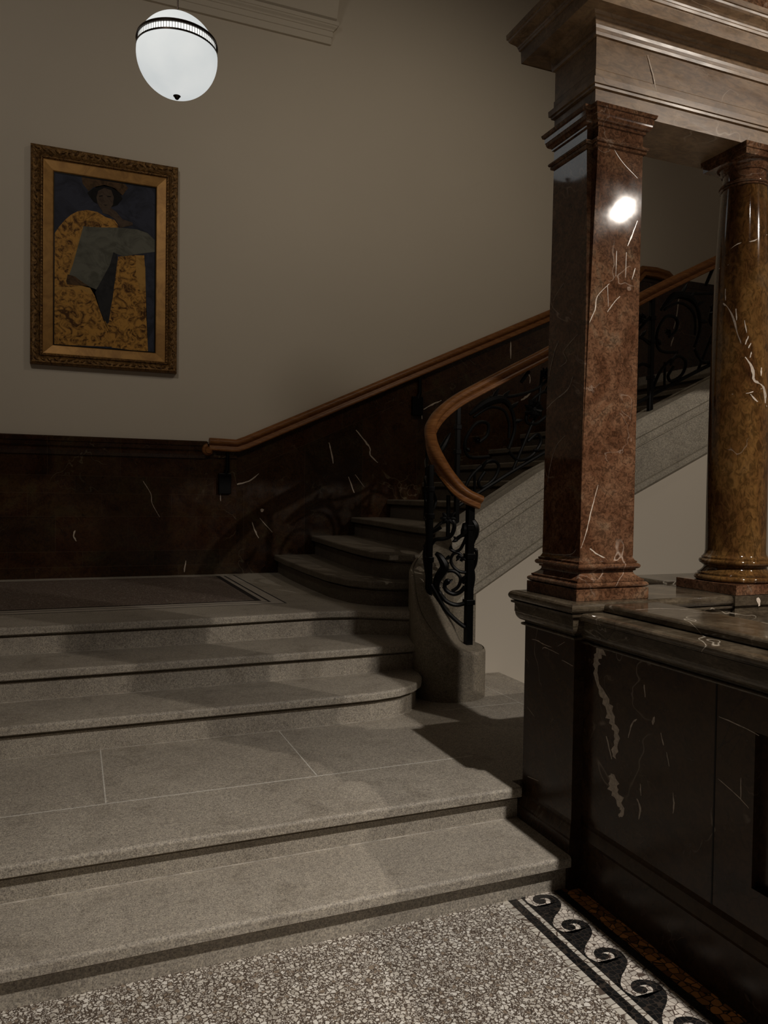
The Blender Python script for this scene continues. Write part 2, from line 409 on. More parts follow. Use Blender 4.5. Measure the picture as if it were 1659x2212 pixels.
# two pieces per wave: body band by the line, and the curling hook
sm = catmull([(x, y, 0) for x, y in wave], 3)
base_cut = 1.656
k = 0
for q in range(-3, 17):
    dy = .605-per*q
    pts = [(p.x, p.y+dy) for p in sm]
    if pts[0][1] > y1+.02: 
        pts = [(x, min(y, y1-.001)) for x, y in pts]
    if pts[-1][1] < y0: break
    bm = bmesh.new()
    poly = pts+[(base_cut, pts[-1][1]), (base_cut, pts[0][1])]
    cl = []
    for p in poly:
        if not cl or math.hypot(p[0]-cl[-1][0], p[1]-cl[-1][1]) > 1e-4: cl.append(p)
    vs = [bm.verts.new((x, y, .0022)) for x, y in cl]
    try:
        f = bm.faces.new(vs); bmesh.ops.triangulate(bm, faces=[f], ngon_method='EAR_CLIP')
        bm.verts.index_update()
        w.add([v.co.copy() for v in bm.verts], [[v.index for v in f.verts] for f in bm.faces], 0)
    except Exception: pass
    bm.free()
o = w.build('mosaic_wave', MAT['t_black'], floor); o['label'] = 'black running wave scrolls of the mosaic border'

# ------------------------------------------------------------------ stone steps
def step(name, front, back, z0, z1, over=.036, nose=.045, mat='granite', r=.014, loc=None, label='', group='', riser_in=0.0):
    """front: open polyline (left to right seen from below) of the riser foot; back: closing points (not offset)"""
    n = len(front); nr = []
    for i in range(n):
        a = front[max(i-1, 0)]; b = front[min(i+1, n-1)]
        t = Vector((b[0]-a[0], b[1]-a[1])).normalized(); nr.append((t.y, -t.x))
    prof = [(z0, 0), (z1-nose-.020, 0), (z1-nose-.016, -.018), (z1-nose, -.018), (z1-nose, over-.004), (z1-nose+.004, over)]
    prof += [(z1-r+r*math.sin(a), over-r+r*math.cos(a)) for a in [i*PI/2/5 for i in range(6)]]
    mb = MB(); rings = []
    for z, o in prof:
        rings.append([(front[i][0]+nr[i][0]*o, front[i][1]+nr[i][1]*o, z) for i in range(n)]+[(x, y, z) for x, y in back])
    # side walls
    m = len(rings[0]); vs = [p for r_ in rings for p in r_]; fs = []
    for i in range(len(rings)-1):
        for j in range(m):
            kk = (j+1) % m; fs.append((i*m+j, i*m+kk, (i+1)*m+kk, (i+1)*m+j))
    mb.add(vs, fs, 0, False)
    o = len(mb.v)-len(vs); mb.f.append([o+(len(rings)-1)*m+j for j in range(m)]); mb.m.append(0); mb.sm.append(False)
    mb.f.append([o+j for j in range(m)][::-1]); mb.m.append(0); mb.sm.append(False)
    ob = tag(mb.build(name, MAT[mat]), label, 'step', group)
    if mat == 'granite' and z0 > .1:
        k = MB(); A = [Vector((front[i][0]+nr[i][0]*.006, front[i][1]+nr[i][1]*.006, z0+.0012)) for i in range(n)]; B = [Vector((front[i][0]-nr[i][0]*.004, front[i][1]-nr[i][1]*.004, z0+.0012)) for i in range(n)]
        C_ = [p-Vector((0,0,.003)) for p in A]
        k.add(A+B+C_, [(i, i+1, n+i+1, n+i) for i in range(n-1)]+[(i, i+1, 2*n+i+1, 2*n+i) for i in range(n-1)], 0)
        k.build('mortar_joint', MAT['mortar2'], ob)['label'] = 'pale mortar joint at the foot of the riser'
    return ob
G1 = 'broad stone steps across the hall'
XL = -5.5
step('stone_step', [(XL, 2.571), (1.868, 2.571)], [(1.868, 2.99), (XL, 2.99)], 0, .148, label='lowest broad granite step, rising straight from the terrazzo floor', group=G1)
landing = step('stone_step', [(XL, 2.943), (1.868, 2.943)], [(1.868, 2.99), (2.92, 2.99), (2.92, 4.885), (XL, 4.885)], .148, .296,
               label='deep granite landing slab with pale mortar lines, second step from the floor', group=G1)
mb = MB()
for x0, x1, yy0, yy1 in [(XL, 1.86, 3.345, 3.352), (.128, .134, 3.35, 4.06), (1.045, 1.051, 3.35, 4.06), (-.9, -.894, 3.35, 4.06), (-2.0, -1.994, 3.35, 4.06), (2.615, 2.620, 2.99, 4.87), (2.05, 2.615, 4.12, 4.126)]:
    mb.box(x0, x1, yy0, yy1, .290, .2965)
mb.build('mortar_line', MAT['mortar'], landing)
step('stone_step', [(XL, 4.065), (1.45, 4.07), (1.62, 4.078), (1.76, 4.105), (1.87, 4.165), (1.95, 4.25), (2.0, 4.345), (2.02, 4.42)], [(2.12, 4.47), (2.2, 4.60), (2.2, 4.885), (XL, 4.885)], .296, .464,
     label='third broad granite step with a rounded right end curling to the newel', group=G1)
step('stone_step', [(XL, 4.479), (1.5, 4.50), (1.8, 4.51), (2.09, 4.515)], [(2.25, 4.6), (2.25, 5.03), (XL, 5.03)], .464, .632,
     label='fourth broad granite step, its end butting the curved newel', group=G1)
top = step('stone_step', [(XL, 4.908), (.9, 4.925), (1.3, 4.958), (1.6, 4.975), (1.82, 4.935), (2.0, 4.83), (2.15, 4.74)], [(2.25, 5.02), (2.6, 5.2), (2.6, WY), (XL, WY)], .632, .80,
     label='fifth granite step, the deep upper landing with a mosaic bordered terrazzo field', group=G1)
def inlay(name, x0, x1, yy0, yy1, mat, h):
    b = MB(); b.box(x0, x1, yy0, yy1, .795, .80+h); b.build(name, mat, top)
inlay('mosaic_border', XL, 1.440, 5.385, 7.37, MAT['t_dark'], .0006)
inlay('mosaic_border', XL, 1.424, 5.397, 7.36, MAT['t_line'], .0012)
inlay('mosaic_border', XL, 1.345, 5.475, 7.31, MAT['t_dark'], .0018)
inlay('mosaic_border', XL, 1.325, 5.487, 7.30, MAT['t_line'], .0024)
inlay('mosaic_border', XL, 1.290, 5.545, 7.29, MAT['t_dark'], .0030)
inlay('terrazzo_field', XL, 1.245, 5.575, 7.28, MAT['terr2'], .0036)
mb = MB(); mb.box(XL, 2.0, 5.2, 7.0, 0, .6)

# flight
G2 = 'steps of the stone flight climbing to the right'
RISE, RUN = .189, .404
plans = {0: [(1.905, 7.51), (1.86, 6.9), (1.835, 6.2), (1.835, 5.6), (1.88, 5.28), (1.98, 5.10), (2.12, 5.0), (2.27, 4.97)],
         1: [(2.29, 7.51), (2.23, 6.9), (2.17, 6.3), (2.13, 5.8), (2.12, 5.4), (2.17, 5.15), (2.30, 5.05), (2.42, 5.03)],
         2: [(2.715, 7.51), (2.65, 6.8), (2.58, 6.2), (2.51, 5.7), (2.48, 5.3), (2.50, 5.13)],
         3: [(3.115, 7.51), (3.09, 6.8), (3.05, 6.0), (3.02, 5.5), (3.01, 5.13)]}
ORD = ['lowest step of the right hand flight, its nosing sweeping round to the newel', 'second step of the right hand flight, bowed towards the landing', 'third step of the right hand flight, slightly bowed', 'fourth step of the right hand flight, left of the iron post',
       'fifth step of the right hand flight, seen through the iron scrolls', 'sixth step of the right hand flight, seen through the iron scrolls', 'seventh step of the right hand flight, behind the iron balustrade', 'eighth step of the right hand flight, partly behind the square pier',
       'ninth step of the right hand flight, behind the square pier', 'tenth step of the right hand flight, between pier and column', 'eleventh step of the right hand flight, high between pier and column']
for kk in range(11):
    z1 = .979+RISE*kk; z0 = z1-RISE if kk else .80
    if kk in plans: fr = plans[kk]
    else:
        x = 1.905+RUN*kk; fr = [(x, 7.51), (x, 6.3), (x, 5.13)]
    xr = 1.905+RUN*(kk+1)+.08
    bk = [(xr, 5.13), (xr, 7.51)] if kk > 1 else [(2.6, 5.13), (2.75, 5.13), (2.75, 7.51)]
    fr2 = list(fr)
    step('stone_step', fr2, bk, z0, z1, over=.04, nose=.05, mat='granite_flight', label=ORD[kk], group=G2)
mb = MB()
zt = .979+RISE*10+RISE
mb.box(1.905+RUN*11, 9.0, 4.89, WY, zt-.25, zt); struct('floor.001', mb, MAT['granite'])
# sloping soffit under the flight
mb = MB()
mb.loft([[(2.6, yy, .45), (6.5, yy, 2.35), (6.5, yy, 2.25), (2.6, yy, .30)] for yy in (5.15, WY)], 0)
struct('ceiling.002', mb, MAT['plaster'])

# steps going down to the right behind the parapet
for i in range(4):
    mb = MB(); mb.box(2.92+.32*i, 2.92+.32*(i+1), 3.28, 4.885, -1.1, .296-.16*(i+1))
    r_ = tag(mb.build('stone_step', MAT['granite'], None, bevel=.008), ['first step down, hidden behind the low parapet', 'second step down behind the parapet under the column', 'third step down behind the parapet', 'fourth step down behind the parapet, deepest in the stairwell'][i], 'step', 'steps down behind the parapet')
mb = MB(); mb.box(1.9, 9.0, 2.60, 4.95, -1.3, -1.1); struct('floor.002', mb, MAT['granite'])

# ------------------------------------------------------------------ spandrel wall, string and newel
def ztop(x):
    pts = [(2.50, 1.335), (2.71, 1.461), (3.26, 1.791), (4.13, 2.203), (4.86, 2.547), (6.6, 3.36)]
    for (a, za), (b, zb) in zip(pts, pts[1:]):
        if x <= b: return za+(zb-za)*(x-a)/(b-a)
    return pts[-1][1]
mb = MB(); st = [2.72, 3.0, 3.26, 3.7, 4.13, 4.86, 5.7, 6.6]
rings = [[(x, 4.893, -1.1), (x, 4.893, ztop(x)-.588), (x, 5.05, ztop(x)-.588), (x, 5.05, -1.1)] for x in st]
mb.loft(rings, 0); mb.box(6.6, 9.0, 4.893, 5.05, -1.1, 2.87)
struct('wall_spandrel', mb, MAT['plaster'])

string = thing('stair_string', 'pale grey granite stair string sweeping down into a curled newel block', 'stair string', (2.3, 4.5, .296))
mb = MB(); st = [2.50, 2.60, 2.71, 2.85, 3.0, 3.26, 3.6, 4.13, 4.5, 4.86, 5.7, 6.6]
prof = [(5.13, 0), (4.905, 0), (4.885, -.02), (4.856, -.066), (4.850, -.075), (4.850, -.125), (4.866, -.14), (4.866, -.195), (4.888, -.200), (4.888, -.212), (4.872, -.216), (4.872, -.228), (4.882, -.232),
        (4.882, -.495), (4.892, -.498), (4.892, -.508), (4.868, -.512), (4.852, -.53), (4.852, -.555), (4.876, -.575), (4.893, -.588), (5.13, -.588)]
rings = [[(x, y, ztop(x)+dz) for y, dz in prof] for x in st]
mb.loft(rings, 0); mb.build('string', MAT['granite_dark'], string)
mb = MB(); mb.box(2.47, 2.718, 4.876, 5.13, .296, .93); mb.build('string_foot', MAT['granite_newel'], string, bevel=.01)
sec = [((2.62, 5.13), (2.66, 4.872), 1.405), ((2.50, 5.115), (2.60, 4.866), 1.30), ((2.38, 5.07), (2.52, 4.845), 1.215), ((2.27, 5.0), (2.46, 4.81), 1.14), ((2.19, 4.90), (2.41, 4.765), 1.085),
       ((2.135, 4.77), (2.375, 4.72), 1.045), ((2.09, 4.64), (2.35, 4.68), 1.005), ((2.055, 4.53), (2.345, 4.645), .945), ((2.045, 4.44), (2.355, 4.615), .865), ((2.065, 4.365), (2.375, 4.60), .785), ((2.11, 4.305), (2.395, 4.59), .715), ((2.175, 4.262), (2.415, 4.588), .660),
       ((2.25, 4.240), (2.435, 4.59), .625), ((2.33, 4.240), (2.455, 4.595), .608), ((2.41, 4.265), (2.475, 4.60), .604), ((2.475, 4.315), (2.495, 4.605), .604), ((2.515, 4.385), (2.51, 4.61), .604), ((2.535, 4.46), (2.522, 4.615), .604), ((2.538, 4.54), (2.532, 4.618), .604)]
def smooth_sec(sec, k=4):
    O = catmull([(a[0], a[1], z) for a, b, z in sec], k); I = catmull([(b[0], b[1], z) for a, b, z in sec], k); return list(zip(O, I))
mb = MB(); rings = []
for O, I in smooth_sec(sec):
    d = (I-O); d.z = 0; d = d.normalized(); z = O.z
    rings.append([Vector((O.x, O.y, .296)), Vector((O.x, O.y, z-.022)), O+d*.004+Vector((0,0,-.010)), O+d*.012+Vector((0,0,-.002)), O+d*.024, O+d*.026+Vector((0,0,-.012)), O+d*.034+Vector((0,0,-.012)), O+d*.037+Vector((0,0,-.001)), I-d*.008+Vector((0,0,0)), Vector((I.x, I.y, z-.008)), Vector((I.x, I.y, .296))])
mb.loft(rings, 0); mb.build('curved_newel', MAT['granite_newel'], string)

# ------------------------------------------------------------------ wooden hand rail + iron balustrade
RAILPX = [((1035,840),5.0), ((985,868),4.98), ((950,897),4.93), ((932,925),4.85), ((930,950),4.77), ((937,975),4.68), ((955,1010),4.58), ((980,1045),4.51), ((1005,1070),4.47), ((1037,1086),4.46)]
rp = [Vector((6.6, 5.0, 2.693+.0+(6.6-3.36)*.476)), Vector((5.041, 5.0, 3.61)), Vector((4.257, 5.0, 3.215)), Vector((3.7, 5.0, 2.885)), Vector((3.36, 5.0, 2.693)), Vector((3.074, 5.0, 2.545))]
rp[0].z = 3.61+(6.6-5.041)*.5
rp += [ony(p[0], p[1], Y) for p, Y in RAILPX]
RAIL = catmull(rp, 7)
def sweep(mb, path, prof, mi=0, smooth=True):
    """profile (side, up) carried along a path, kept upright"""
    n = len(path); rings = []
    for i, p in enumerate(path):
        t = (path[min(i+1, n-1)]-path[max(i-1, 0)]).normalized()
        s = t.cross(Vector((0,0,1))).normalized(); u = s.cross(t).normalized()
        rings.append([p+s*a+u*b for a, b in prof])
    mb.loft(rings, mi, smooth=smooth)
railprof = [(-.024,-.046), (.024,-.046), (.031,-.040), (.031,-.026), (.024,-.018), (.020,-.008), (.026,.000), (.036,.006), (.041,.016), (.040,.028), (.030,.041), (.014,.048),
            (-.014,.048), (-.030,.041), (-.040,.028), (-.041,.016), (-.036,.006), (-.026,0), (-.020,-.008), (-.024,-.018), (-.031,-.026), (-.031,-.040)]
bal = thing('iron_balustrade', 'black wrought iron scroll balustrade standing on the stone string, with brown wooden handrail', 'balustrade', (2.4, 4.6, .604))
mb = MB(); sweep(mb, RAIL, railprof); rl = mb.build('handrail', MAT['wood'], bal); rl['label'] = 'varnished brown wooden handrail curling round at the foot'
def rail_z(x):   # straight part
    best = None
    for p in RAIL:
        if p.y > 4.97 and (best is None or abs(p.x-x) < abs(best.x-x)): best = p
    return best.z
def post(x, y, z0, z1, w=.019, name='post'):
    mb = MB(); mb.box(x-w, x+w, y-w, y+w, z0, z1); po = mb.build(name, MAT['iron'], bal, bevel=.004)
    for f in (.3, .62, .82):
        mb = MB(); zz = z0+(z1-z0)*f; mb.box(x-w*1.35, x+w*1.35, y-w*1.35, y+w*1.35, zz-.018, zz+.018); mb.build('collar', MAT['iron'], po, bevel=.004)
    return po
PA, PB = Vector((2.20, 4.60)), Vector((2.45, 4.50)); PU = (PB-PA).normalized()
post(2.20, 4.60, .90, 1.80); post(2.45, 4.50, .60, 1.56, .024)
post(2.60, 4.985, 1.36, 2.26, .017)
for x in (3.46, 4.37, 5.28, 6.19): post(x, 5.0, ztop(x)-.01, rail_z(x)-.03)
def p3(s, z, dn=0): v = PA+PU*s; return Vector((v.x+PU.y*dn, v.y-PU.x*dn, z))
def iron(mb, pts, r, taper=None, k=5):
    r = r*1.22
    P = catmull(pts, k); n = len(P)
    if taper == 'bulb': rs = [r*(1.9 if i < 3 else 1) for i in range(n)]
    elif taper == 'leaf': rs = [r*(.8+1.5*math.sin(PI*min(1, i/(n-1)*1.6)) if i/(n-1) < .62 else 1) for i in range(n)]
    else: rs = r
    mb.tube(P, rs, 8)
mb = MB()
L = lambda lst: [p3(a, b) for a, b in lst]
iron(mb, L([(.01,1.002),(.019,.997),(.065,.917),(.111,.841),(.157,.792),(.202,.752),(.248,.721),(.297,.711)]), .012)
iron(mb, L([(.043,1.213),(.07,1.191),(.098,1.147),(.103,1.111),(.081,1.075),(.059,1.034),(.055,.989),(.074,.949),(.11,.9),(.156,.874),(.2,.868),(.245,.88)]), .012, 'leaf')
iron(mb, L([(.142,1.017),(.126,1.03),(.111,1.012),(.109,.981),(.132,.954),(.172,.941),(.212,.955),(.243,.992)]), .012, 'bulb')
iron(mb, L([(.103,1.084),(.134,1.095),(.165,1.094),(.193,1.076),(.211,1.049),(.209,1.014),(.19,.982),(.154,.959)]), .010)
iron(mb, L([(.198,1.172),(.190,1.186),(.200,1.196),(.214,1.192),(.218,1.175),(.212,1.16)]), .009, 'bulb')
iron(mb, L([(.255,1.086),(.21,1.09),(.174,1.112),(.151,1.143),(.146,1.178),(.164,1.21),(.195,1.215),(.217,1.197)]), .009)
iron(mb, L([(.150,1.256),(.142,1.25),(.145,1.237),(.172,1.224),(.203,1.237),(.221,1.265),(.238,1.305),(.255,1.35)]), .009, 'bulb')
iron(mb, L([(.229,1.417),(.239,1.377),(.224,1.341),(.193,1.318),(.175,1.300)]), .011, 'leaf')
iron(mb, L([(.011,1.266),(.041,1.302),(.095,1.308),(.139,1.326),(.161,1.367),(.163,1.411),(.137,1.447),(.102,1.455)]), .012)
iron(mb, L([(.009,1.347),(.04,1.365),(.076,1.388)]), .012); iron(mb, L([(.122,1.60),(.123,1.39),(.122,1.31)]), .012)
# rosette and leaves
for q in range(8):
    a = q*PI/4; c = p3(.12, 1.446); e = p3(.12+.05*math.cos(a), 1.446+.05*math.sin(a), .01)
    mb.tube([c, (c+e)/2+Vector((0,0,0)), e], [.012, .018, .006], 8)
mb.lathe([(1.43, .001), (1.435, .016), (1.446, .022), (1.457, .016), (1.462, .001)], p3(.12, 0).x, p3(.12, 0).y, 16)
for (a, b_), (c, d) in [((.184,1.304), (.150,1.29)), ((.184,1.304), (.16,1.325)), ((.12,1.175), (.133,1.20)), ((.105,1.14), (.135,1.15)), ((.098,1.11), (.128,1.118)), ((.225,1.015), (.26,1.05)), ((.215,1.03), (.25,1.07)), ((.22,1.18), (.25,1.17))]:
    P0, P1 = p3(a, b_), p3(c, d, .012); mb.tube([P0, (P0+P1)/2, P1], [.012, .012, .003], 8)
# scrolls clinging to the end post
iron(mb, L([(.262,1.46),(.30,1.40),(.305,1.33),(.285,1.27),(.262,1.24)]), .010, 'leaf'); iron(mb, L([(.262,1.18),(.29,1.12),(.30,1.05),(.287,.97),(.262,.92)]), .009)
iron(mb, L([(.262,1.20),(.31,1.24),(.312,1.16),(.29,1.10)]), .010)
mb.build('scroll_panel', MAT['iron'], bal)['label'] = 'end panel of curling iron scrolls and leaves'
# panel between the curve posts
def curve_xy(t):  # from (2.60,4.985) round to (2.20,4.60)
    P = [Vector((2.60,4.985,0)), Vector((2.42,4.93,0)), Vector((2.28,4.83,0)), Vector((2.22,4.72,0)), Vector((2.20,4.60,0))]
    f = t*4; i = min(3, int(f)); return P[i].lerp(P[i+1], f-i)
def cp(t, z):
    v = curve_xy(t); return Vector((v.x, v.y, z))
mb = MB()
iron(mb, [cp(0, 1.48), cp(.3, 1.36), cp(.6, 1.22), cp(.85, 1.10), cp(1, 1.02)], .011)
iron(mb, [cp(.05, 1.6), cp(.3, 1.75), cp(.5, 1.7), cp(.55, 1.55), cp(.4, 1.48), cp(.3, 1.55), cp(.36, 1.62)], .010)
iron(mb, [cp(.95, 1.65), cp(.7, 1.72), cp(.55, 1.6), cp(.65, 1.45), cp(.85, 1.42), cp(.9, 1.3), cp(.7, 1.25)], .010)
iron(mb, [cp(.5, 1.98), cp(.5, 1.7)], .009)
iron(mb, [cp(.1, 2.05), cp(.25, 1.9), cp(.5, 1.85), cp(.8, 1.78)], .009, 'leaf')
mb.build('scroll_panel', MAT['iron'], bal)['label'] = 'iron scrollwork on the bend'
# straight panels: mapped (u 0..1 along, h 0..1 up)
def panel(xa, xb, mirror=False):
    mb = MB()
    def q(u, h, dn=0):
        uu = 1-u if mirror else u; x = xa+(xb-xa)*uu; a = ztop(x); b = rail_z(x)-.04; return Vector((x, 5.0-dn, a+(b-a)*h))
    iron(mb, [q(0,.13), q(.5,.13), q(1,.13)], .013)
    iron(mb, [q(.02,.17), q(.12,.32), q(.30,.36), q(.40,.27), q(.36,.17), q(.24,.16), q(.20,.23), q(.26,.28)], .011, None)
    iron(mb, [q(.30,.40), q(.10,.50), q(.06,.66), q(.16,.76), q(.28,.70), q(.28,.60), q(.20,.58)], .011)
    iron(mb, [q(.16,.36), q(.16,.16)], .009)
    iron(mb, [q(.10,.86), q(.25,.90), q(.42,.84), q(.52,.70), q(.56,.52), q(.50,.36)], .012, 'leaf')
    iron(mb, [q(.14,.82), q(.30,.84), q(.44,.74), q(.50,.60), q(.50,.46)], .009)
    iron(mb, [q(.30,.93), q(.55,.82), q(.80,.78), q(.98,.84)], .010)
    iron(mb, [q(.50,.34), q(.60,.20), q(.74,.16), q(.84,.24), q(.80,.34), q(.70,.32)], .011)
    iron(mb, [q(.98,.60), q(.86,.70), q(.72,.66), q(.68,.52), q(.78,.44), q(.90,.46), q(.98,.40)], .011)
    iron(mb, [q(.55,.14), q(.72,.42), q(.80,.60), q(.84,.92)], .010)
    iron(mb, [q(.62,.90), q(.70,.98)], .012)
    for ru, rh, rr in ((.74,.60,.085), (.86,.86,.05), (.16,.62,.03)):
        c = q(ru, rh, .01)
        for k in range(9):
            a = k*2*PI/9; e = c+Vector((rr*math.cos(a), -.012, rr*math.sin(a))); e2 = c+Vector((rr*.6*math.cos(a+.3), -.03, rr*.6*math.sin(a+.3)))
            mb.tube([c, e2, e], [rr*.16, rr*.26, rr*.07], 7)
        mb.tube([c+Vector((0,.01,0)), c+Vector((0,-.03,0))], [rr*.3, rr*.18], 10)
    for u, h, du, dh in ((.42,.84,.07,.05), (.50,.72,.08,.02), (.55,.58,.08,-.03), (.33,.90,.05,.06), (.22,.32,.05,.07), (.10,.55,-.04,.05), (.88,.70,.04,.06), (.76,.20,.05,-.03)):
        a, b = q(u, h), q(u+du, h+dh, .02); mb.tube([a, (a+b)/2, b], [.012, .017, .004], 7)
    return mb.build('scroll_panel', MAT['iron'], bal)
panel(2.62, 3.46); panel(3.46, 4.37); panel(4.37, 5.28); panel(5.28, 6.19)

# wall hand rail
wr = thing('handrail', 'brown wooden handrail on the back wall rising along the marble wainscot', 'handrail', (1.3, 7.43, 1.9))
RY = 7.445
def wp(px, py): return ony(px, py, RY)
path = [wp(452, 962), wp(480, 963), wp(512, 964)]
p0 = wp(517, 963); p1 = wp(905, 822); p2 = wp(1185, 683); sl = (p2.z-p0.z)/(p2.x-p0.x)
path = [wp(452, 960), wp(470, 961), wp(500, 963), wp(512, 963.5)]+[Vector((p0.x+(p2.x-p0.x)*t, RY, p0.z+(p2.z-p0.z)*t)) for t in (.02, .25, .5, .75, 1)]
xe = 6.30; path += [Vector((xe-.05, RY, p2.z+sl*(xe-.05-p2.x))), Vector((xe+.06, RY, 4.335)), Vector((6.55, RY, 4.34)), Vector((6.72, RY, 4.32)), Vector((6.80, RY, 4.26))]
mb = MB()
wprof = [(a*1.15, b*1.32) for a, b in railprof]
sweep(mb, path, wprof); mb.build('rail', MAT['wood'], wr)
mb = MB(); c0 = wp(450, 970); rings = []
sp = []
for i in range(40):
    a = PI*.55+i/39*2.55*PI; r = .046*(1-i/39*.80); sp.append(Vector((c0.x+r*math.cos(a), RY, c0.z-.012+r*math.sin(a))))
mb.tube(sp, [.024-.008*i/39 for i in range(40)], 10)
mb.tube([Vector((c0.x, RY-.035, c0.z-.012)), Vector((c0.x, RY+.03, c0.z-.012))], [.03, .03], 16)
mb.build('volute', MAT['wood'], wr)['label'] = 'curled wooden volute at the low end'
for px, py in ((487, 1000), (903, 838)):
    t = ony(px, py-22, 7.45); mb = MB()
    mb.tube([Vector((t.x+.02, 7.44, t.z)), Vector((t.x+.02, 7.44, t.z-.16)), Vector((t.x, 7.45, t.z-.22))], [.016, .02, .03], 8)
    br = mb.build('bracket', MAT['iron'], wr); br['label'] = 'black iron wall bracket'
    mb = MB(); mb.box(t.x-.065, t.x+.055, 7.425, 7.475, t.z-.40, t.z-.20); mb.build('mounting_plate', MAT['iron'], br, bevel=.006)

# ------------------------------------------------------------------ wainscot
ws = thing('marble_wainscot', 'dark red brown marble wainscot along the back wall, level then raking up the flight', 'wainscot', (0, 7.45, .80))
VW = [([(162.7,1146),(159,1157),(164.6,1169)],4), ([(309,1039),(325.5,1066),(329,1088),(345,1117)],1.6), ([(401.5,1211),(398,1236)],2.5), ([(475.6,1061),(476.7,1082.6)],2)]
VR = [([(769,929),(789,954),(799.6,968.7),(799.6,983),(816,999.5)],4), ([(711,956),(714.6,972),(720,1001)],3.5), ([(512,1046.5),(537.4,1039),(559,1023)],4), ([(544.7,1128),(552,1149.5),(559,1162)],3), ([(561,1119),(588,1149.5)],1.6),
      ([(752.6,1030),(765,1064.6)],3), ([(767,1025),(787,1052)],1.2), ([(564.6,1099),(567,1106)],6), ([(1103,737),(1103,775)],3), ([(915,884.5),(934,873.6),(953.7,865)],3), ([(911.5,864),(911.5,905)],2.5), ([(1468,630),(1462,680),(1455,710)],3), ([(1455,728),(1449,748)],3),
      ([(1136,800),(1145,815),(1144,828)],2.5),([(1150,843),(1138,856),(1125,865)],4)]
XC = 1.478
mb = MB(); mb.box(XL, XC, 7.475, WY, .80, 2.00); veins(mb, VW, lambda x, y: ony(x, y, 7.475), (0,-1,0), 1)
mb.build('level_panelling', [MAT['wains'], MAT['vein_mid']], ws)
mb = MB(); P = rect(XL, 1.17, 7.46, WY)
stack(mb, P, [(1.92, 0), (1.95, .008), (1.975, .01), (1.985, 0), (2.0, .012), (2.035, .014), (2.04, .022), (2.075, .024), (2.085, .016)]); mb.build('cap_moulding', MAT['wains'], ws)
mb = MB(); mb.box(1.17, XC, 7.462, WY, 1.93, 2.06); mb.build('cap_moulding', MAT['wains'], ws)
def zc(x): return 1.985+(x-XC)*.457
mb = MB(); mb.loft([[(XC, y, .80), (6.38, y, .80), (9.0, y, .80), (9.0, y, zc(6.38)+.03), (6.38, y, zc(6.38)+.03), (XC, y, zc(XC))] for y in (7.477, WY)], 0)
veins(mb, VR, lambda x, y: ony(x, y, 7.477), (0,-1,0), 1)
mb.build('raking_panelling', [MAT['wains_r'], MAT['vein_mid']], ws)
mb = MB(); mb.loft([[(XC-.02, y, zc(XC)-.02), (6.38, y, zc(6.38)-.0), (9.0, y, zc(6.38)), (9.0, y, zc(6.38)+.085), (6.38, y, zc(6.38)+.085), (XC-.02, y, zc(XC)+.06)] for y in (7.47, WY)], 0)
mb.build('cap_moulding', MAT['wains_r'], ws)

# ------------------------------------------------------------------ marble pedestal, pier, column, entablature, parapets
def coping_prof(z, e=1.0):
    return [(z-.159, 0)]+torus(z-.157, z-.141, .002, .013)+[(z-.139, .002)]+arc(z-.135, .002, z-.098, .034, 'ovolo')[::1]+[(z-.095, .036), (z-.058, .036), (z-.056, .048), (z-.046, .049)]+torus(z-.045, z-.0005, .034, .024)+[(z, .030)]
def base_prof(z0, zlow, ztop_): return [(z0, .028), (zlow, .028), (zlow+.006, .024)]+arc(zlow+.01, .022, ztop_-.012, .004, 'cyma')+[(ztop_, .002), (ztop_+.001, 0)]
CZ = 1.1745
ped = thing('marble_pedestal', 'dark brown marble pedestal carrying the square pier at the end of the steps', 'pedestal', (2.078, 2.76, 0))
PX = rect(1.895, 2.26, 2.578, 2.945)
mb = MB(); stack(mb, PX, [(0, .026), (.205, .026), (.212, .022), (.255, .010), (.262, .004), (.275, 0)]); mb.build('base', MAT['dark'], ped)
mb = MB(); mb.box(1.895, 2.26, 2.578, 2.945, .27, 1.02)
VP = [([(1148.6,1380.7),(1161,1383.7),(1173,1391),(1191.5,1398)],2), ([(1172,1402.5),(1178,1399),(1208,1413)],2), ([(1220,1386.7),(1205,1396)],1), ([(1214.5,1426),(1238,1439)],2), ([(1139,1527),(1155.6,1549)],1), ([(1140,1677),(1164,1687)],1.6)]
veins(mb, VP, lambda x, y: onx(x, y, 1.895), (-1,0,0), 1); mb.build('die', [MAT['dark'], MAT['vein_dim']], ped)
mb = MB(); stack(mb, PX, coping_prof(CZ)); mb.build('coping', MAT['coping'], ped)

pier = thing('marble_pier', 'tall square red brown marble pier with white veins, standing on the pedestal', 'pillar', (2.078, 2.755, CZ))
PC = (2.078, 2.755)
def sq(h): return rect(PC[0]-h, PC[0]+h, PC[1]-h, PC[1]+h)
mb = MB(); stack(mb, sq(.184), [(CZ, 0), (1.2225, 0)]); mb.build('plinth', MAT['red'], pier, bevel=.002)
mb = MB()
pr = torus(1.2225, 1.2475, .166, .018)+[(1.249, .170), (1.256, .170), (1.258, .164)]+[(1.258+.034*t, .164-.026*math.sin(PI*t*.62)) for t in (.15,.3,.45,.6,.75,.9)]+[(1.292, .146), (1.298, .146)]+torus(1.299, 1.323, .146, .014)+[(1.324, .149), (1.331, .149), (1.334, .143), (1.345, .137), (1.352, .135)]
mb.loft([[(x, y, z) for x, y in sq(o)] for z, o in pr], 0); mb.build('base_moulding', MAT['red'], pier)
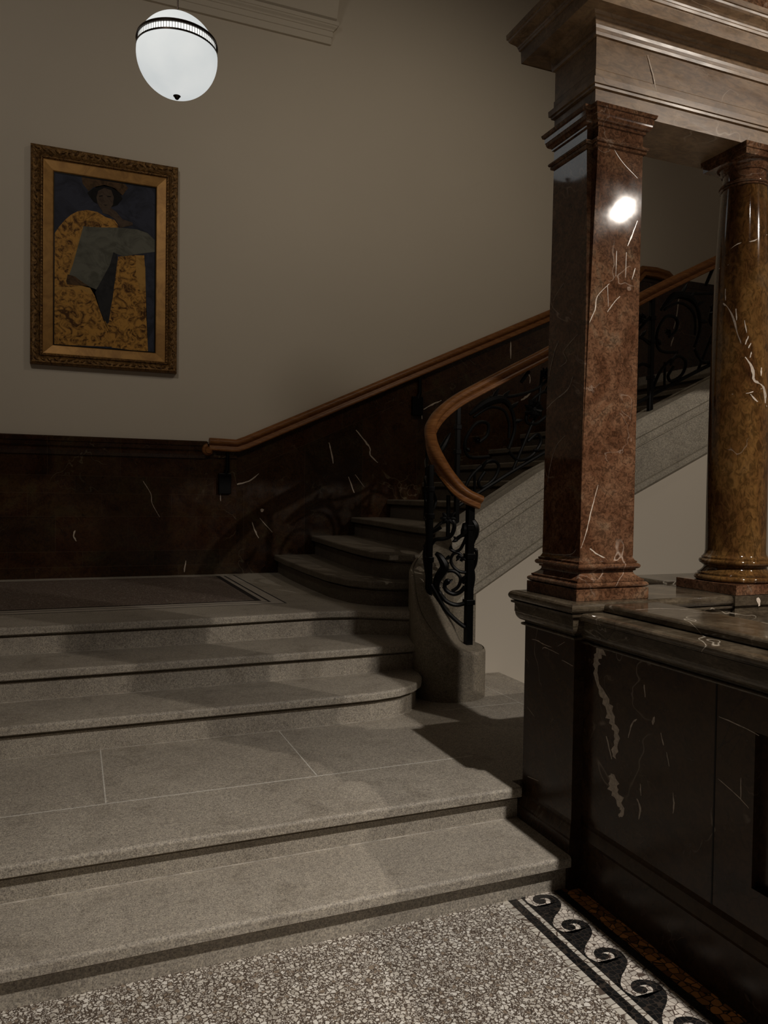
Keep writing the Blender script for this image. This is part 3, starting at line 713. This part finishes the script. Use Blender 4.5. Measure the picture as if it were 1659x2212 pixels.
def sect(z):
    K = [(1.352, 1.942, 0, 0), (1.8, 1.945, .002, .002), (2.33, 1.956, .009, .010), (2.7, 1.961, .018, .022), (3.04, 1.964, .028, .037)]
    for a, b in zip(K, K[1:]):
        if z <= b[0]: t = max(0, (z-a[0])/(b[0]-a[0])); return [a[i]+(b[i]-a[i])*t for i in (1, 2, 3)]
    return K[-1][1:]
def pierplan(z):
    xl, nx, ny = sect(z); yf, xr, yb = 2.619, 2.216+.006*(z-1.35)/1.7, 2.891
    nx = max(nx, .0008); ny = max(ny, .0008)
    return [(xl+nx, yf), (xr, yf), (xr, yb), (xl, yb), (xl, yf+ny), (xl+nx, yf+ny)]
mb = MB(); zs = [1.352, 1.5, 1.8, 2.05, 2.33, 2.5, 2.7, 2.87, 3.045]
mb.loft([[(x, y, z) for x, y in pierplan(z)] for z in zs], 0)
VF = [([(1325,320),(1345,351),(1377,385)],1.2), ([(1377,477),(1366,506),(1355.6,531.6)],3), ([(1372,579),(1365,604)],2.4), ([(1316,613),(1290.5,640),(1285,669),(1273,697)],2.6), ([(1312,615),(1314,662)],1.2), ([(1339,640),(1325,655),(1312,674)],2.2), ([(1332,542),(1330,597)],1.2), ([(1353,545),(1351,600)],1.2),
      ([(1292,1047.5),(1282,1085),(1275,1112),(1265,1154),(1255,1184)],2.2), ([(1274,1185),(1292,1198),(1323,1213)],3.4)]
veins(mb, VF, lambda x, y: ony(x, y, 2.619), (0,-1,0), 1)
VL = [([(1244.6,1187),(1231,1198),(1190.6,1197)],1.6), ([(1248,722),(1230,742),(1216.5,760)],2), ([(1238,813),(1226,842),(1197,866),(1181,883)],2.8), ([(1221,941),(1202,963),(1190,1001),(1183,1042)],1.8), ([(1207,736),(1197,763),(1186,813)],2.4), ([(1216,760),(1224,780),(1209,793)],2.2), ([(1218,611),(1204,633),(1195,650)],1.6)]
def onleft(x, y):
    z = 2.0
    for _ in range(3): z = onx(x, y, sect(z)[0]).z
    return onx(x, y, sect(z)[0]-.001)
veins(mb, VL, onleft, (-1,0,0), 2)
mb.build('shaft', [MAT['red'], MAT['vein'], MAT['vein_dim']], pier)
mb = MB(); CP = pierplan(3.045)
cap = [(3.043, 0), (3.046, .010), (3.055, .012), (3.057, .008)]+torus(3.058, 3.077, .008, .011)+[(3.079, .001), (3.083, 0), (3.126, 0), (3.128, .008), (3.138, .008)]+arc(3.139, .009, 3.163, .027, 'ovolo')+[(3.165, .030), (3.186, .031), (3.188, .038), (3.201, .042)]
stack(mb, CP, cap); mb.build('capital', MAT['red'], pier)

ent = thing('marble_entablature', 'brown beige marble entablature with stepped mouldings spanning pier and column', 'entablature', (3.2, 2.737, 3.19))
EP = rect(1.955, 5.6, 2.594, 2.88)
mb = MB(); stack(mb, EP, [(3.187, 0), (3.258, 0), (3.260, .011), (3.270, .012), (3.272, .019), (3.296, .020), (3.300, .006), (3.302, 0)]); mb.build('architrave', MAT['beige'], ent)
mb = MB(); stack(mb, EP, [(3.302, .003), (3.335, .003), (3.339, 0), (3.47, 0)])
veins(mb, [([(1399,119),(1406,144.7),(1413.4,173.6),(1417,200.7)],2.2)], lambda x, y: ony(x, y, 2.591), (0,-1,0), 1)
mb.build('frieze', [MAT['beige'], MAT['vein']], ent)
mb = MB(); stack(mb, EP, [(3.466, .0), (3.468, .010), (3.480, .012)]+arc(3.482, .012, 3.528, .042, 'cove')+[(3.532, .046), (3.536, .052), (3.536, .108), (3.532, .108), (3.586, .110), (3.588, .116), (3.598, .118)]+arc(3.60, .120, 3.648, .152, 'cyma')+[(3.650, .157), (3.672, .158), (3.690, .10)])
mb.build('cornice', MAT['beige'], ent)
mb = MB(); mb.box(2.0, 5.6, 2.66, 2.86, 3.685, 7.79); mb.build('course_and_light_block', MAT['red'], ent)  # course with added height up to the ceiling, blocking lamp light from the back wall
mb = MB(); pb = rect(2.05, 2.70, 2.62, 2.90)
stack(mb, pb, [(3.685, .012), (3.70, .012)]+torus(3.70, 3.745, .0, .03)+[(3.75, .0), (5.6, -.01)]); mb.build('upper_pier_base', MAT['red'], ent)

# parapet running towards the camera
par = thing('marble_parapet', 'dark marble parapet running towards the viewer beside the wave mosaic, with recessed panel', 'parapet', (2.1, 1.0, 0))
BX0, BX1, BYA, BYB = 1.945, 2.235, -1.0, 2.577
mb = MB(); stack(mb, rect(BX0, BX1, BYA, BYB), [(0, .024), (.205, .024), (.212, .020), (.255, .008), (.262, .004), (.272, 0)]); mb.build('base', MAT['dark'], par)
mb = MB()
# die with a recessed panel facing the floor
pz0, pz1, pyb = .40, .885, 1.728
mb.box(BX0+.03, BX1, BYA, BYB, .27, 1.0)
mb.box(BX0, BX0+.03, pyb, BYB, .27, 1.0); mb.box(BX0, BX0+.03, BYA, pyb, pz1, 1.0); mb.box(BX0, BX0+.03, BYA, pyb, .27, pz0)
VB = [([(1298,1398),(1290,1420),(1287,1437),(1291,1472),(1303,1499),(1315,1531),(1324,1558),(1332,1585),(1330,1612),(1326,1636)],[34,26,14,12,16,30,18,15,17,9]), ([(1324,1672),(1325,1690),(1328,1708),(1337,1731),(1345,1752),(1337,1764)],[12,26,32,24,12,4]),
      ([(1391.8,1479),(1394,1506)],4), ([(1414,1548),(1410,1565)],6), ([(1427.5,1583),(1433.7,1610)],3), ([(1440,1625),(1444,1645),(1446,1656)],2.5), ([(1376,1554),(1366,1563),(1357,1594)],4), ([(1553,1548),(1600,1568),(1640,1589)],2.4), ([(1551,1682),(1590,1716),(1618,1746)],2.4), ([(1600.7,1680),(1600.7,1725)],2),
      ([(1383.5,1693),(1385,1719)],3), ([(1375.5,1725),(1383.5,1744.5),(1380,1770)],5), ([(1454,1712),(1456,1741),(1454,1757)],4), ([(1310,1590),(1322,1640)],4)]
veins(mb, VB, lambda x, y: onx(x, y, BX0), (-1,0,0), 1)
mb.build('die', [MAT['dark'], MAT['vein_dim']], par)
mb = MB(); mb.box(BX0-.001, BX0+.002, 1.880, 1.886, .27, 1.0); mb.build('joint', MAT['iron'], par)
mb = MB(); mb.box(BX0+.012, BX0+.031, BYA, pyb-.05, pz0+.05, pz1-.05); mb.build('inner_panel', MAT['dark'], par, bevel=.006)
mb = MB(); cz = 1.118
lp = [(.998, 0)]+torus(.999, 1.014, .002, .012)+[(1.016, .002)]+arc(1.02, .002, 1.052, .030, 'ovolo')+[(1.055, .032), (1.096, .032), (1.098, .044)]+torus(1.099, 1.132, .040, .018)+[(1.133, .03)]
stack(mb, rect(BX0, BX1, BYA, BYB), lp); mb.build('cornice_moulding', MAT['coping'], par)
mb = MB(); stack(mb, rect(2.005, 2.262, BYA, BYB-.01), [(1.131, -.004)]+torus(1.132, 1.166, 0, .012)+[(1.167, -.008)])
veins(mb, [([(1373,1318),(1422.6,1315),(1486,1317)],2.6), ([(1496.6,1322.6),(1525,1324),(1552,1326)],1.6)], lambda x, y: onz(x, y, 1.1672), (0,0,1), 1)
mb.build('coping', [MAT['coping'], MAT['vein']], par)

# parapet along the stairwell carrying the column
CC = (2.881, 2.70)
p2_ = thing('marble_parapet', 'low dark marble parapet with pale coping running right from the pier under the column', 'parapet', (3.6, 2.76, 0))
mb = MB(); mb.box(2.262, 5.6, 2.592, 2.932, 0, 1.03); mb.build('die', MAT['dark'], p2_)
mb = MB(); stack(mb, rect(2.300, 5.6, 2.588, 2.945), coping_prof(CZ-.0005)); mb.build('coping', MAT['coping'], p2_)
p3_ = p2_
CPX = rect(CC[0]-.172, CC[0]+.172, CC[1]-.172, CC[1]+.22)
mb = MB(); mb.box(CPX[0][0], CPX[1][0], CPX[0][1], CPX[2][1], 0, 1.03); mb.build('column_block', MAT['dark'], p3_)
mb = MB(); CPc = rect(CC[0]-.182, CC[0]+.182, CC[1]-.178, CC[1]+.24)
stack(mb, CPc, [(1.02, -.01), (1.03, -.004), (1.07, 0), (1.095, 0), (1.10, -.01), (1.125, -.012), (1.13, 0)]+[(1.174, .0), (1.1755, -.004)])
veins(mb, [([(1636.5,1291),(1640,1309)],9)], lambda x, y: ony(x, y, CC[1]-.178), (0,-1,0), 1)
mb.build('block_coping', [MAT['coping'], MAT['vein']], p3_)['label'] = 'white streaked coping block under the column'

colm = thing('marble_column', 'round ochre brown polished marble column with bold white veins, right of the pier', 'column', (CC[0], CC[1], CZ))
h = .181
mb = MB(); stack(mb, rect(CC[0]-h, CC[0]+h, CC[1]-h, CC[1]+h), [(CZ+.001, 0), (1.2205, 0)]); mb.build('plinth', MAT['red'], colm, bevel=.002)
mb = MB()
mb.lathe([(z, r) for z, r in torus(1.2205, 1.249, .160, .0185, 12)]+[(1.250, .163), (1.257, .1635), (1.259, .158)]+[(1.259+.033*t, .158-.022*math.sin(PI*t*.62)) for t in (.15,.3,.45,.6,.75,.9)]+[(1.294, .146), (1.297, .1465)]+torus(1.298, 1.322, .146, .0125, 12)+[(1.323, .147), (1.330, .1465), (1.333, .141), (1.343, .134), (1.360, .1315)], CC[0], CC[1], 96)
mb.build('base_moulding', MAT['ochre'], colm)
mb = MB(); shp = [(1.36, .1315), (1.6, .1313), (1.77, .130), (2.15, .129), (2.45, .124), (2.65, .1195), (2.85, .108), (2.98, .099), (3.03, .0955)]
shp = [(1.36, .1315), (1.6, .1313), (1.85, .130), (2.15, .127), (2.45, .122), (2.65, .117), (2.85, .108), (2.95, .1025), (3.03, .0975)]
mb.lathe(shp, CC[0], CC[1], 96)
def rr_(z):
    for (a, ra), (b, rb) in zip(shp, shp[1:]):
        if z <= b: return ra+(rb-ra)*max(0, (z-a)/(b-a))
    return .097
def oncol(x, y):
    z = 2.2
    for _ in range(4): z = oncyl(x, y, CC, rr_(z)).z
    return oncyl(x, y, CC, rr_(z)+.0006)
VC = [([(1562.5,655),(1580.6,678.6),(1592,717),(1601,742)],[2,5,4,2]), ([(1610,771),(1624.6,794),(1630,823),(1648,837),(1653,871)],[2,6,6,7,3]), ([(1646,839),(1617,849),(1580.6,851.5)],1.6), ([(1621,851.5),(1635,866),(1657,877.5)],3), ([(1657,507),(1630,520),(1594,527),(1578,538)],2.2), ([(1553,581),(1574,572)],2),
      ([(1616.7,726),(1610,744)],3.4), ([(1589.6,667),(1591,692)],2.4), ([(1567,624),(1567,649)],2.2), ([(1645,794),(1644,812)],4), ([(1608,692),(1613,719)],1.6), ([(1622,741),(1617,752)],2.4), ([(1623,760),(1620,773)],2.4)]
veins(mb, VC, oncol, lambda p: (p.x-CC[0], p.y-CC[1], 0), 1)
mb.build('shaft', [MAT['ochre'], MAT['vein']], colm)
mb = MB()
mb.lathe([(3.028, .0975), (3.030, .104), (3.036, .105)]+torus(3.038, 3.054, .098, .011)+[(3.056, .097), (3.060, .0935), (3.100, .0925), (3.102, .099), (3.110, .100)]+[(3.111+.026*math.sin(a), .101+.018*(1-math.cos(a))) for a in (0,.4,.8,1.2,1.57)]+[(3.138, .119)], CC[0], CC[1], 96)
stack(mb, rect(CC[0]-.126, CC[0]+.126, CC[1]-.126, CC[1]+.126), [(3.137, 0), (3.162, 0), (3.164, .006), (3.1875, .008)])
mb.build('capital', MAT['red'], colm)

# far coping glimpsed behind the column plinth
far = thing('marble_parapet', 'dark coping end of a farther parapet glimpsed behind the column plinth', 'parapet', (3.05, 3.3, 0))
fc = onz(1440, 1262, 1.17)
mb = MB(); P = rect(2.78, 3.4, 3.02, 3.26)
mb.box(2.80, 3.4, 3.03, 3.25, -1.1, 1.03); mb.build('die', MAT['dark'], far)
mb = MB(); stack(mb, P, coping_prof(1.1845)); mb.build('coping', MAT['coping'], far)

# ------------------------------------------------------------------ pendant globe
GC = Vector((.5663, 4.787, 4.208)); GR = .2375*(4.787/4.787)
GC = Vector((0.566, 4.787, 1.6+2.6085)); GR = .2365
lamp = thing('pendant_globe', 'glowing white opal glass globe lamp with dark bronze band, hanging on a thin cord', 'lamp', (GC.x, GC.y, GC.z-GR))
zb = GC.z+.052; hb = .019
def sph(z0, z1, n=24): return [(z0+(z1-z0)*i/n, math.sqrt(max(1e-6, GR*GR-(z0+(z1-z0)*i/n-GC.z)**2))) for i in range(n+1)]
def sphA(a0, a1, n=24): return [(GC.z+GR*math.sin(a0+(a1-a0)*i/n), max(.0005, GR*math.cos(a0+(a1-a0)*i/n))) for i in range(n+1)]
aL = math.asin((zb-hb-GC.z)/GR); aU = math.asin((zb+hb-GC.z)/GR)
mb = MB(); mb.lathe(sphA(-PI/2, aL), GC.x, GC.y, 64); mb.build('lower_globe', MAT['globe'], lamp)
mb = MB(); mb.lathe(sphA(aU, PI/2), GC.x, GC.y, 64); mb.build('upper_globe', MAT['globe'], lamp)
rb = math.sqrt(GR*GR-(zb-GC.z)**2)
mb = MB(); mb.lathe([(zb-hb, rb-.01), (zb-hb, rb-.002), (zb+hb, rb-.002), (zb+hb, rb-.01)], GC.x, GC.y, 64); mb.build('glass_band', MAT['band'], lamp)
mb = MB()
mb.lathe([(zb-hb-.010, rb-.01), (zb-hb-.010, rb+.007), (zb-hb+.001, rb+.006), (zb-hb+.001, rb-.01)], GC.x, GC.y, 64)
mb.lathe([(zb+hb-.001, rb-.012), (zb+hb-.001, rb+.008), (zb+hb+.018, rb+.004), (zb+hb+.018, rb-.012)], GC.x, GC.y, 64)
for i in range(90):
    a = i*2*PI/90; x, y = GC.x+rb*math.cos(a), GC.y+rb*math.sin(a); d = .0013
    mb.box(x-d, x+d, y-d, y+d, zb-hb, zb+hb)
mb.build('metal_ring', MAT['brass'], lamp)['label'] = 'dark bronze ring with fine ribs'
mb = MB(); mb.lathe([(GC.z-GR-.022, .001), (GC.z-GR-.016, .010), (GC.z-GR-.006, .016), (GC.z-GR+.004, .025), (GC.z-GR+.008, .022)], GC.x, GC.y, 24); mb.build('finial', MAT['brass'], lamp)
mb = MB(); mb.tube([(GC.x, GC.y, GC.z+GR-.002), (GC.x, GC.y, 6.6), (GC.x, GC.y, 7.8)], .005, 8); mb.lathe([(GC.z+GR-.004, .03), (GC.z+GR+.01, .02), (GC.z+GR+.03, .008)], GC.x, GC.y, 20); mb.build('cord', MAT['brass'], lamp)

# ------------------------------------------------------------------ framed painting
pic = thing('framed_painting', 'gilt framed painting of a dark haired seated figure in golden robe', 'painting', (.265, WY, 2.715))
fx0, fx1, fz0, fz1 = -.361, .899, 2.712, 4.636
ox0, ox1, oz0, oz1 = -.173, .704, 2.896, 4.432
def frame_loft(mb, prof, mi=0):
    """prof: list of (inset fraction 0..1 from outer edge to opening, height off the wall)"""
    rings = []
    for f, hgt in prof:
        x0 = fx0+(ox0-fx0)*f; x1 = fx1+(ox1-fx1)*f; z0 = fz0+(oz0-fz0)*f; z1 = fz1+(oz1-fz1)*f
        y = WY-hgt; rings.append([(x0, y, z0), (x1, y, z0), (x1, y, z1), (x0, y, z1)])
    mb.loft(rings, mi, cap=False)
MAT['gilt'] = gilt('carved_gilt', (.06,.028,.008), (.28,.15,.045), .9, 24)
MAT['gilt2'] = gilt('flat_gilt', (.30,.15,.04), (.45,.24,.065), .08, 6, .4, .4)
mb = MB(); frame_loft(mb, [(0, .002), (0, .055), (.03, .07), (.10, .078), (.22, .075), (.34, .058), (.40, .05), (.42, .045)])
# carved leaves
def leaf(x, z, dx, dz, L, W):
    t = Vector((dx, 0, dz)).normalized(); s = Vector((-t.z, 0, t.x)); P0 = Vector((x, WY-.072, z)); pts = []
    bend = random.choice((-1, 1))*.15
    for i in range(7):
        f = i/6; pts.append(P0+t*(L*f)+s*(bend*L*f*f)+Vector((0, -.010*math.sin(PI*f), 0)))
    mb.tube(pts, [max(.0015, W*math.sin(PI*min(1, f_/6*.9+.08))) for f_ in range(7)], 6)
mx, mz = .235*(ox0-fx0), .235*(oz0-fz0)
n = 26
for side in (0, 1):
    zz = fz0+mz if side == 0 else fz1-mz
    k = int((fx1-fx0)/.055)
    for i in range(k):
        x = fx0+.03+i*(fx1-fx0-.06)/k; d = 1 if (i//4) % 2 else -1
        leaf(x, zz+random.uniform(-.006, .006)-.012*d, 1, .55*d, .05, .008)
    xx = fx0+mx if side == 0 else fx1-mx
    k = int((fz1-fz0)/.055)
    for i in range(k):
        z = fz0+.03+i*(fz1-fz0-.06)/k; d = 1 if (i//4) % 2 else -1
        leaf(xx+random.uniform(-.006, .006)-.012*d, z, .55*d, 1, .05, .008)
mb.build('carved_frame', MAT['gilt'], pic)
mb = MB(); frame_loft(mb, [(.42, .046), (.44, .056), (.50, .058), (.53, .050), (.55, .044)])
for side in (0, 1):
    f = .49; x0 = fx0+(ox0-fx0)*f; x1 = fx1+(ox1-fx1)*f; z0 = fz0+(oz0-fz0)*f; z1 = fz1+(oz1-fz1)*f
    for i in range(int((x1-x0)/.028)): 
        x = x0+.014+i*.028; mb.box(x-.004, x+.004, WY-.064, WY-.05, (z0 if side == 0 else z1)-.006, (z0 if side == 0 else z1)+.006)
    for i in range(int((z1-z0)/.028)):
        z = z0+.014+i*.028; xx = x0 if side == 0 else x1; mb.box(xx-.006, xx+.006, WY-.064, WY-.05, z-.004, z+.004)
mb.build('beaded_moulding', MAT['gilt'], pic)
mb = MB(); frame_loft(mb, [(.55, .044), (.58, .042), (.96, .030), (.985, .026), (1.0, .018)]); mb.build('inner_slip', MAT['gilt2'], pic)['label'] = 'plain gold inner slip'
mb = MB(); frame_loft(mb, [(1.0, .019), (1.045, .019), (1.05, .012)]); mb.build('slip_shadow', MAT['iron'], pic)  # black ring painted in for the shadow along the slip's inner edge
# canvas
def cv(x, y):
    u = (x-355)/900; t = 335+145*u; b = 1865+75*u; v = 1-(y-t)/(b-t)
    return (min(1, max(0, u)), min(1, max(0, v)))
def paint(name, lo, hi, sc, rough=.55):
    m, nt, b = new_mat(name); N = NT(nt); co = N.co()
    f = N.noise(co, sc, 6, .62, 1.8)
    N.l(N.ramp(f, [(.38, lo), (.56, hi)]), b.inputs['Base Color']); b.inputs['Roughness'].default_value = rough; b.inputs['Specular IOR Level'].default_value = .15; return m
PM = [paint('night_blue_paint', (.025,.028,.042), (.045,.05,.075), 4), paint('gold_brocade_paint', (.085,.036,.010), (.56,.29,.065), 13), paint('grey_cloth_paint', (.10,.10,.08), (.16,.16,.13), 5), paint('skin_paint', (.065,.042,.028), (.10,.07,.048), 9),
      paint('black_hair_paint', (.004,.004,.004), (.008,.007,.007), 9), paint('umber_paint', (.05,.028,.012), (.11,.062,.028), 12), paint('slate_paint', (.020,.020,.022), (.032,.032,.034), 6), paint('plain_gold_paint', (.36,.19,.045), (.52,.29,.075), 6)]
shapes = [
 (5, [(590,380),(600,440),(650,505),(700,470),(790,450),(880,480),(950,545),(1000,480),(960,410)]),
 (1, [(362,880),(400,820),(450,760),(500,715),(560,682),(640,672),(730,690),(800,735),(880,760),(915,810),(910,900),(700,1000),(600,1200),(600,1345),(670,1360),(710,1430),(755,1560),(785,1640),(850,1690),(905,1885),(362,1862)]),
 (7, [(362,1350),(500,1352),(600,1343),(665,1360),(700,1410),(680,1420),(600,1378),(480,1372),(362,1385)]),
 (1, [(915,1085),(1060,1072),(1150,1075),(1163,1300),(1172,1600),(1190,1925),(1040,1915),(862,1890),(832,1690),(862,1450),(898,1200)]),
 (7, [(1075,1075),(1130,1075),(1160,1180),(1165,1390),(1110,1385),(1075,1250)]),
 (2, [(600,815),(760,826),(940,830),(1080,845),(1180,880),(1258,950),(1258,1045),(1180,1052),(1050,1068),(960,1085),(900,1060),(872,1045),(840,1160),(770,1300),(722,1375),(650,1345),(585,1295),(470,1300),(520,1150),(560,980)]),
 (6, [(872,1045),(905,1065),(905,1150),(868,1450),(822,1690),(785,1620),(755,1550),(712,1400),(770,1290),(840,1160)]),
 (7, [(600,815),(606,826),(520,1150),(470,1300),(460,1320),(452,1300),(545,1000)]),
 (5, [(475,1240),(540,1260),(600,1310),(660,1345),(590,1340),(470,1330),(462,1300)]),
 (4, [(640,520),(690,482),(770,462),(850,475),(925,520),(950,575),(905,630),(860,645),(800,640),(740,625),(695,600),(665,560)]),
 (3, [(765,640),(830,645),(895,690),(950,755),(1040,785),(1045,808),(930,830),(890,760),(830,715),(775,700)]),
 (3, [(720,560),(735,505),(790,478),(850,500),(872,560),(866,625),(835,672),(800,690),(760,668),(730,615)]),
 (4, [(742,548),(775,542),(775,553),(745,558)]), (4, [(815,548),(848,552),(846,562),(815,558)]), (4, [(778,626),(820,628),(800,636)]),
]
mb = MB(); mb.box(ox0-.005, ox1+.005, WY-.016, WY-.002, oz0-.005, oz1+.005, 0)
for li, (mi, pts) in enumerate(shapes):
    y = WY-.0166-.00025*li; bm = bmesh.new(); P = [cv(*p) for p in pts]
    P = [(ox0+(ox1-ox0)*u, oz0+(oz1-oz0)*v) for u, v in P]; cl = []
    for p in P:
        if not cl or (abs(p[0]-cl[-1][0])+abs(p[1]-cl[-1][1])) > 1e-4: cl.append(p)
    f = bm.faces.new([bm.verts.new((x, y, z)) for x, z in cl]); bmesh.ops.triangulate(bm, faces=[f], ngon_method='EAR_CLIP'); bm.verts.index_update()
    mb.add([v.co.copy() for v in bm.verts], [[v.index for v in q.verts] for q in bm.faces], mi); bm.free()
mb.build('canvas', PM, pic)['label'] = 'painted seated figure in golden robe against night blue'

# ------------------------------------------------------------------ lights (hall lamps out of frame, plus added wall-wash spots) and camera
def lampl(x, y, z, e, r=.07, c=(1,.90,.76), name='lamp_and_wash_light'):
    l = bpy.data.lights.new(name, 'POINT'); l.energy = e; l.shadow_soft_size = r; l.color = c
    o = bpy.data.objects.new(name, l); COL.objects.link(o); o.location = (x, y, z); return o
def spotl(x, y, z, e, ang=124, r=.05, c=(1,.92,.80), tx=None, blend=.35):
    l = bpy.data.lights.new('lamp_and_wash_light', 'SPOT'); l.energy = e; l.shadow_soft_size = r; l.color = c; l.spot_size = math.radians(ang); l.spot_blend = blend
    o = bpy.data.objects.new('lamp_and_wash_light', l); COL.objects.link(o); o.location = (x, y, z)
    if tx: o.rotation_euler = (Vector(tx)-Vector((x, y, z))).to_track_quat('-Z', 'Y').to_euler()
    return o
spotl(2.15, .15, 4.07, 600, 136, .04, (1,.93,.86), None, 1.0)
lampl(4.13, .15, 3.94, 215, .03, (1,.90,.79))
spotl(3.4, 3.0, 6.4, 120, 96, .3, (1,.87,.70), (3.2, 7.5, 3.7), 1.0)  # added wall wash, aimed to light the back wall but not the floor
spotl(-1.3, 2.2, 6.0, 106, 100, .3, (1,.90,.78), (-.6, 7.5, 3.9), 1.0)  # second added wash, for the left part of the back wall
wd = bpy.data.worlds.new('World'); S.world = wd; wd.use_nodes = True
wd.node_tree.nodes['Background'].inputs[0].default_value = (1,.9,.78,1); wd.node_tree.nodes['Background'].inputs[1].default_value = .0

cam = bpy.data.cameras.new('camera'); co = bpy.data.objects.new('camera', cam); COL.objects.link(co)
cam.sensor_fit = 'HORIZONTAL'; cam.sensor_width = 36; cam.lens = 36*FPX/1659
R = Matrix((M[0], -M[1], -M[2])).transposed()
co.matrix_world = Matrix.Translation((0, 0, H)) @ R.to_4x4()
S.camera = co
S.view_settings.view_transform = 'Standard'; S.view_settings.look = 'None'; S.view_settings.exposure = 0; S.view_settings.gamma = 1
S.view_settings.use_curve_mapping = False
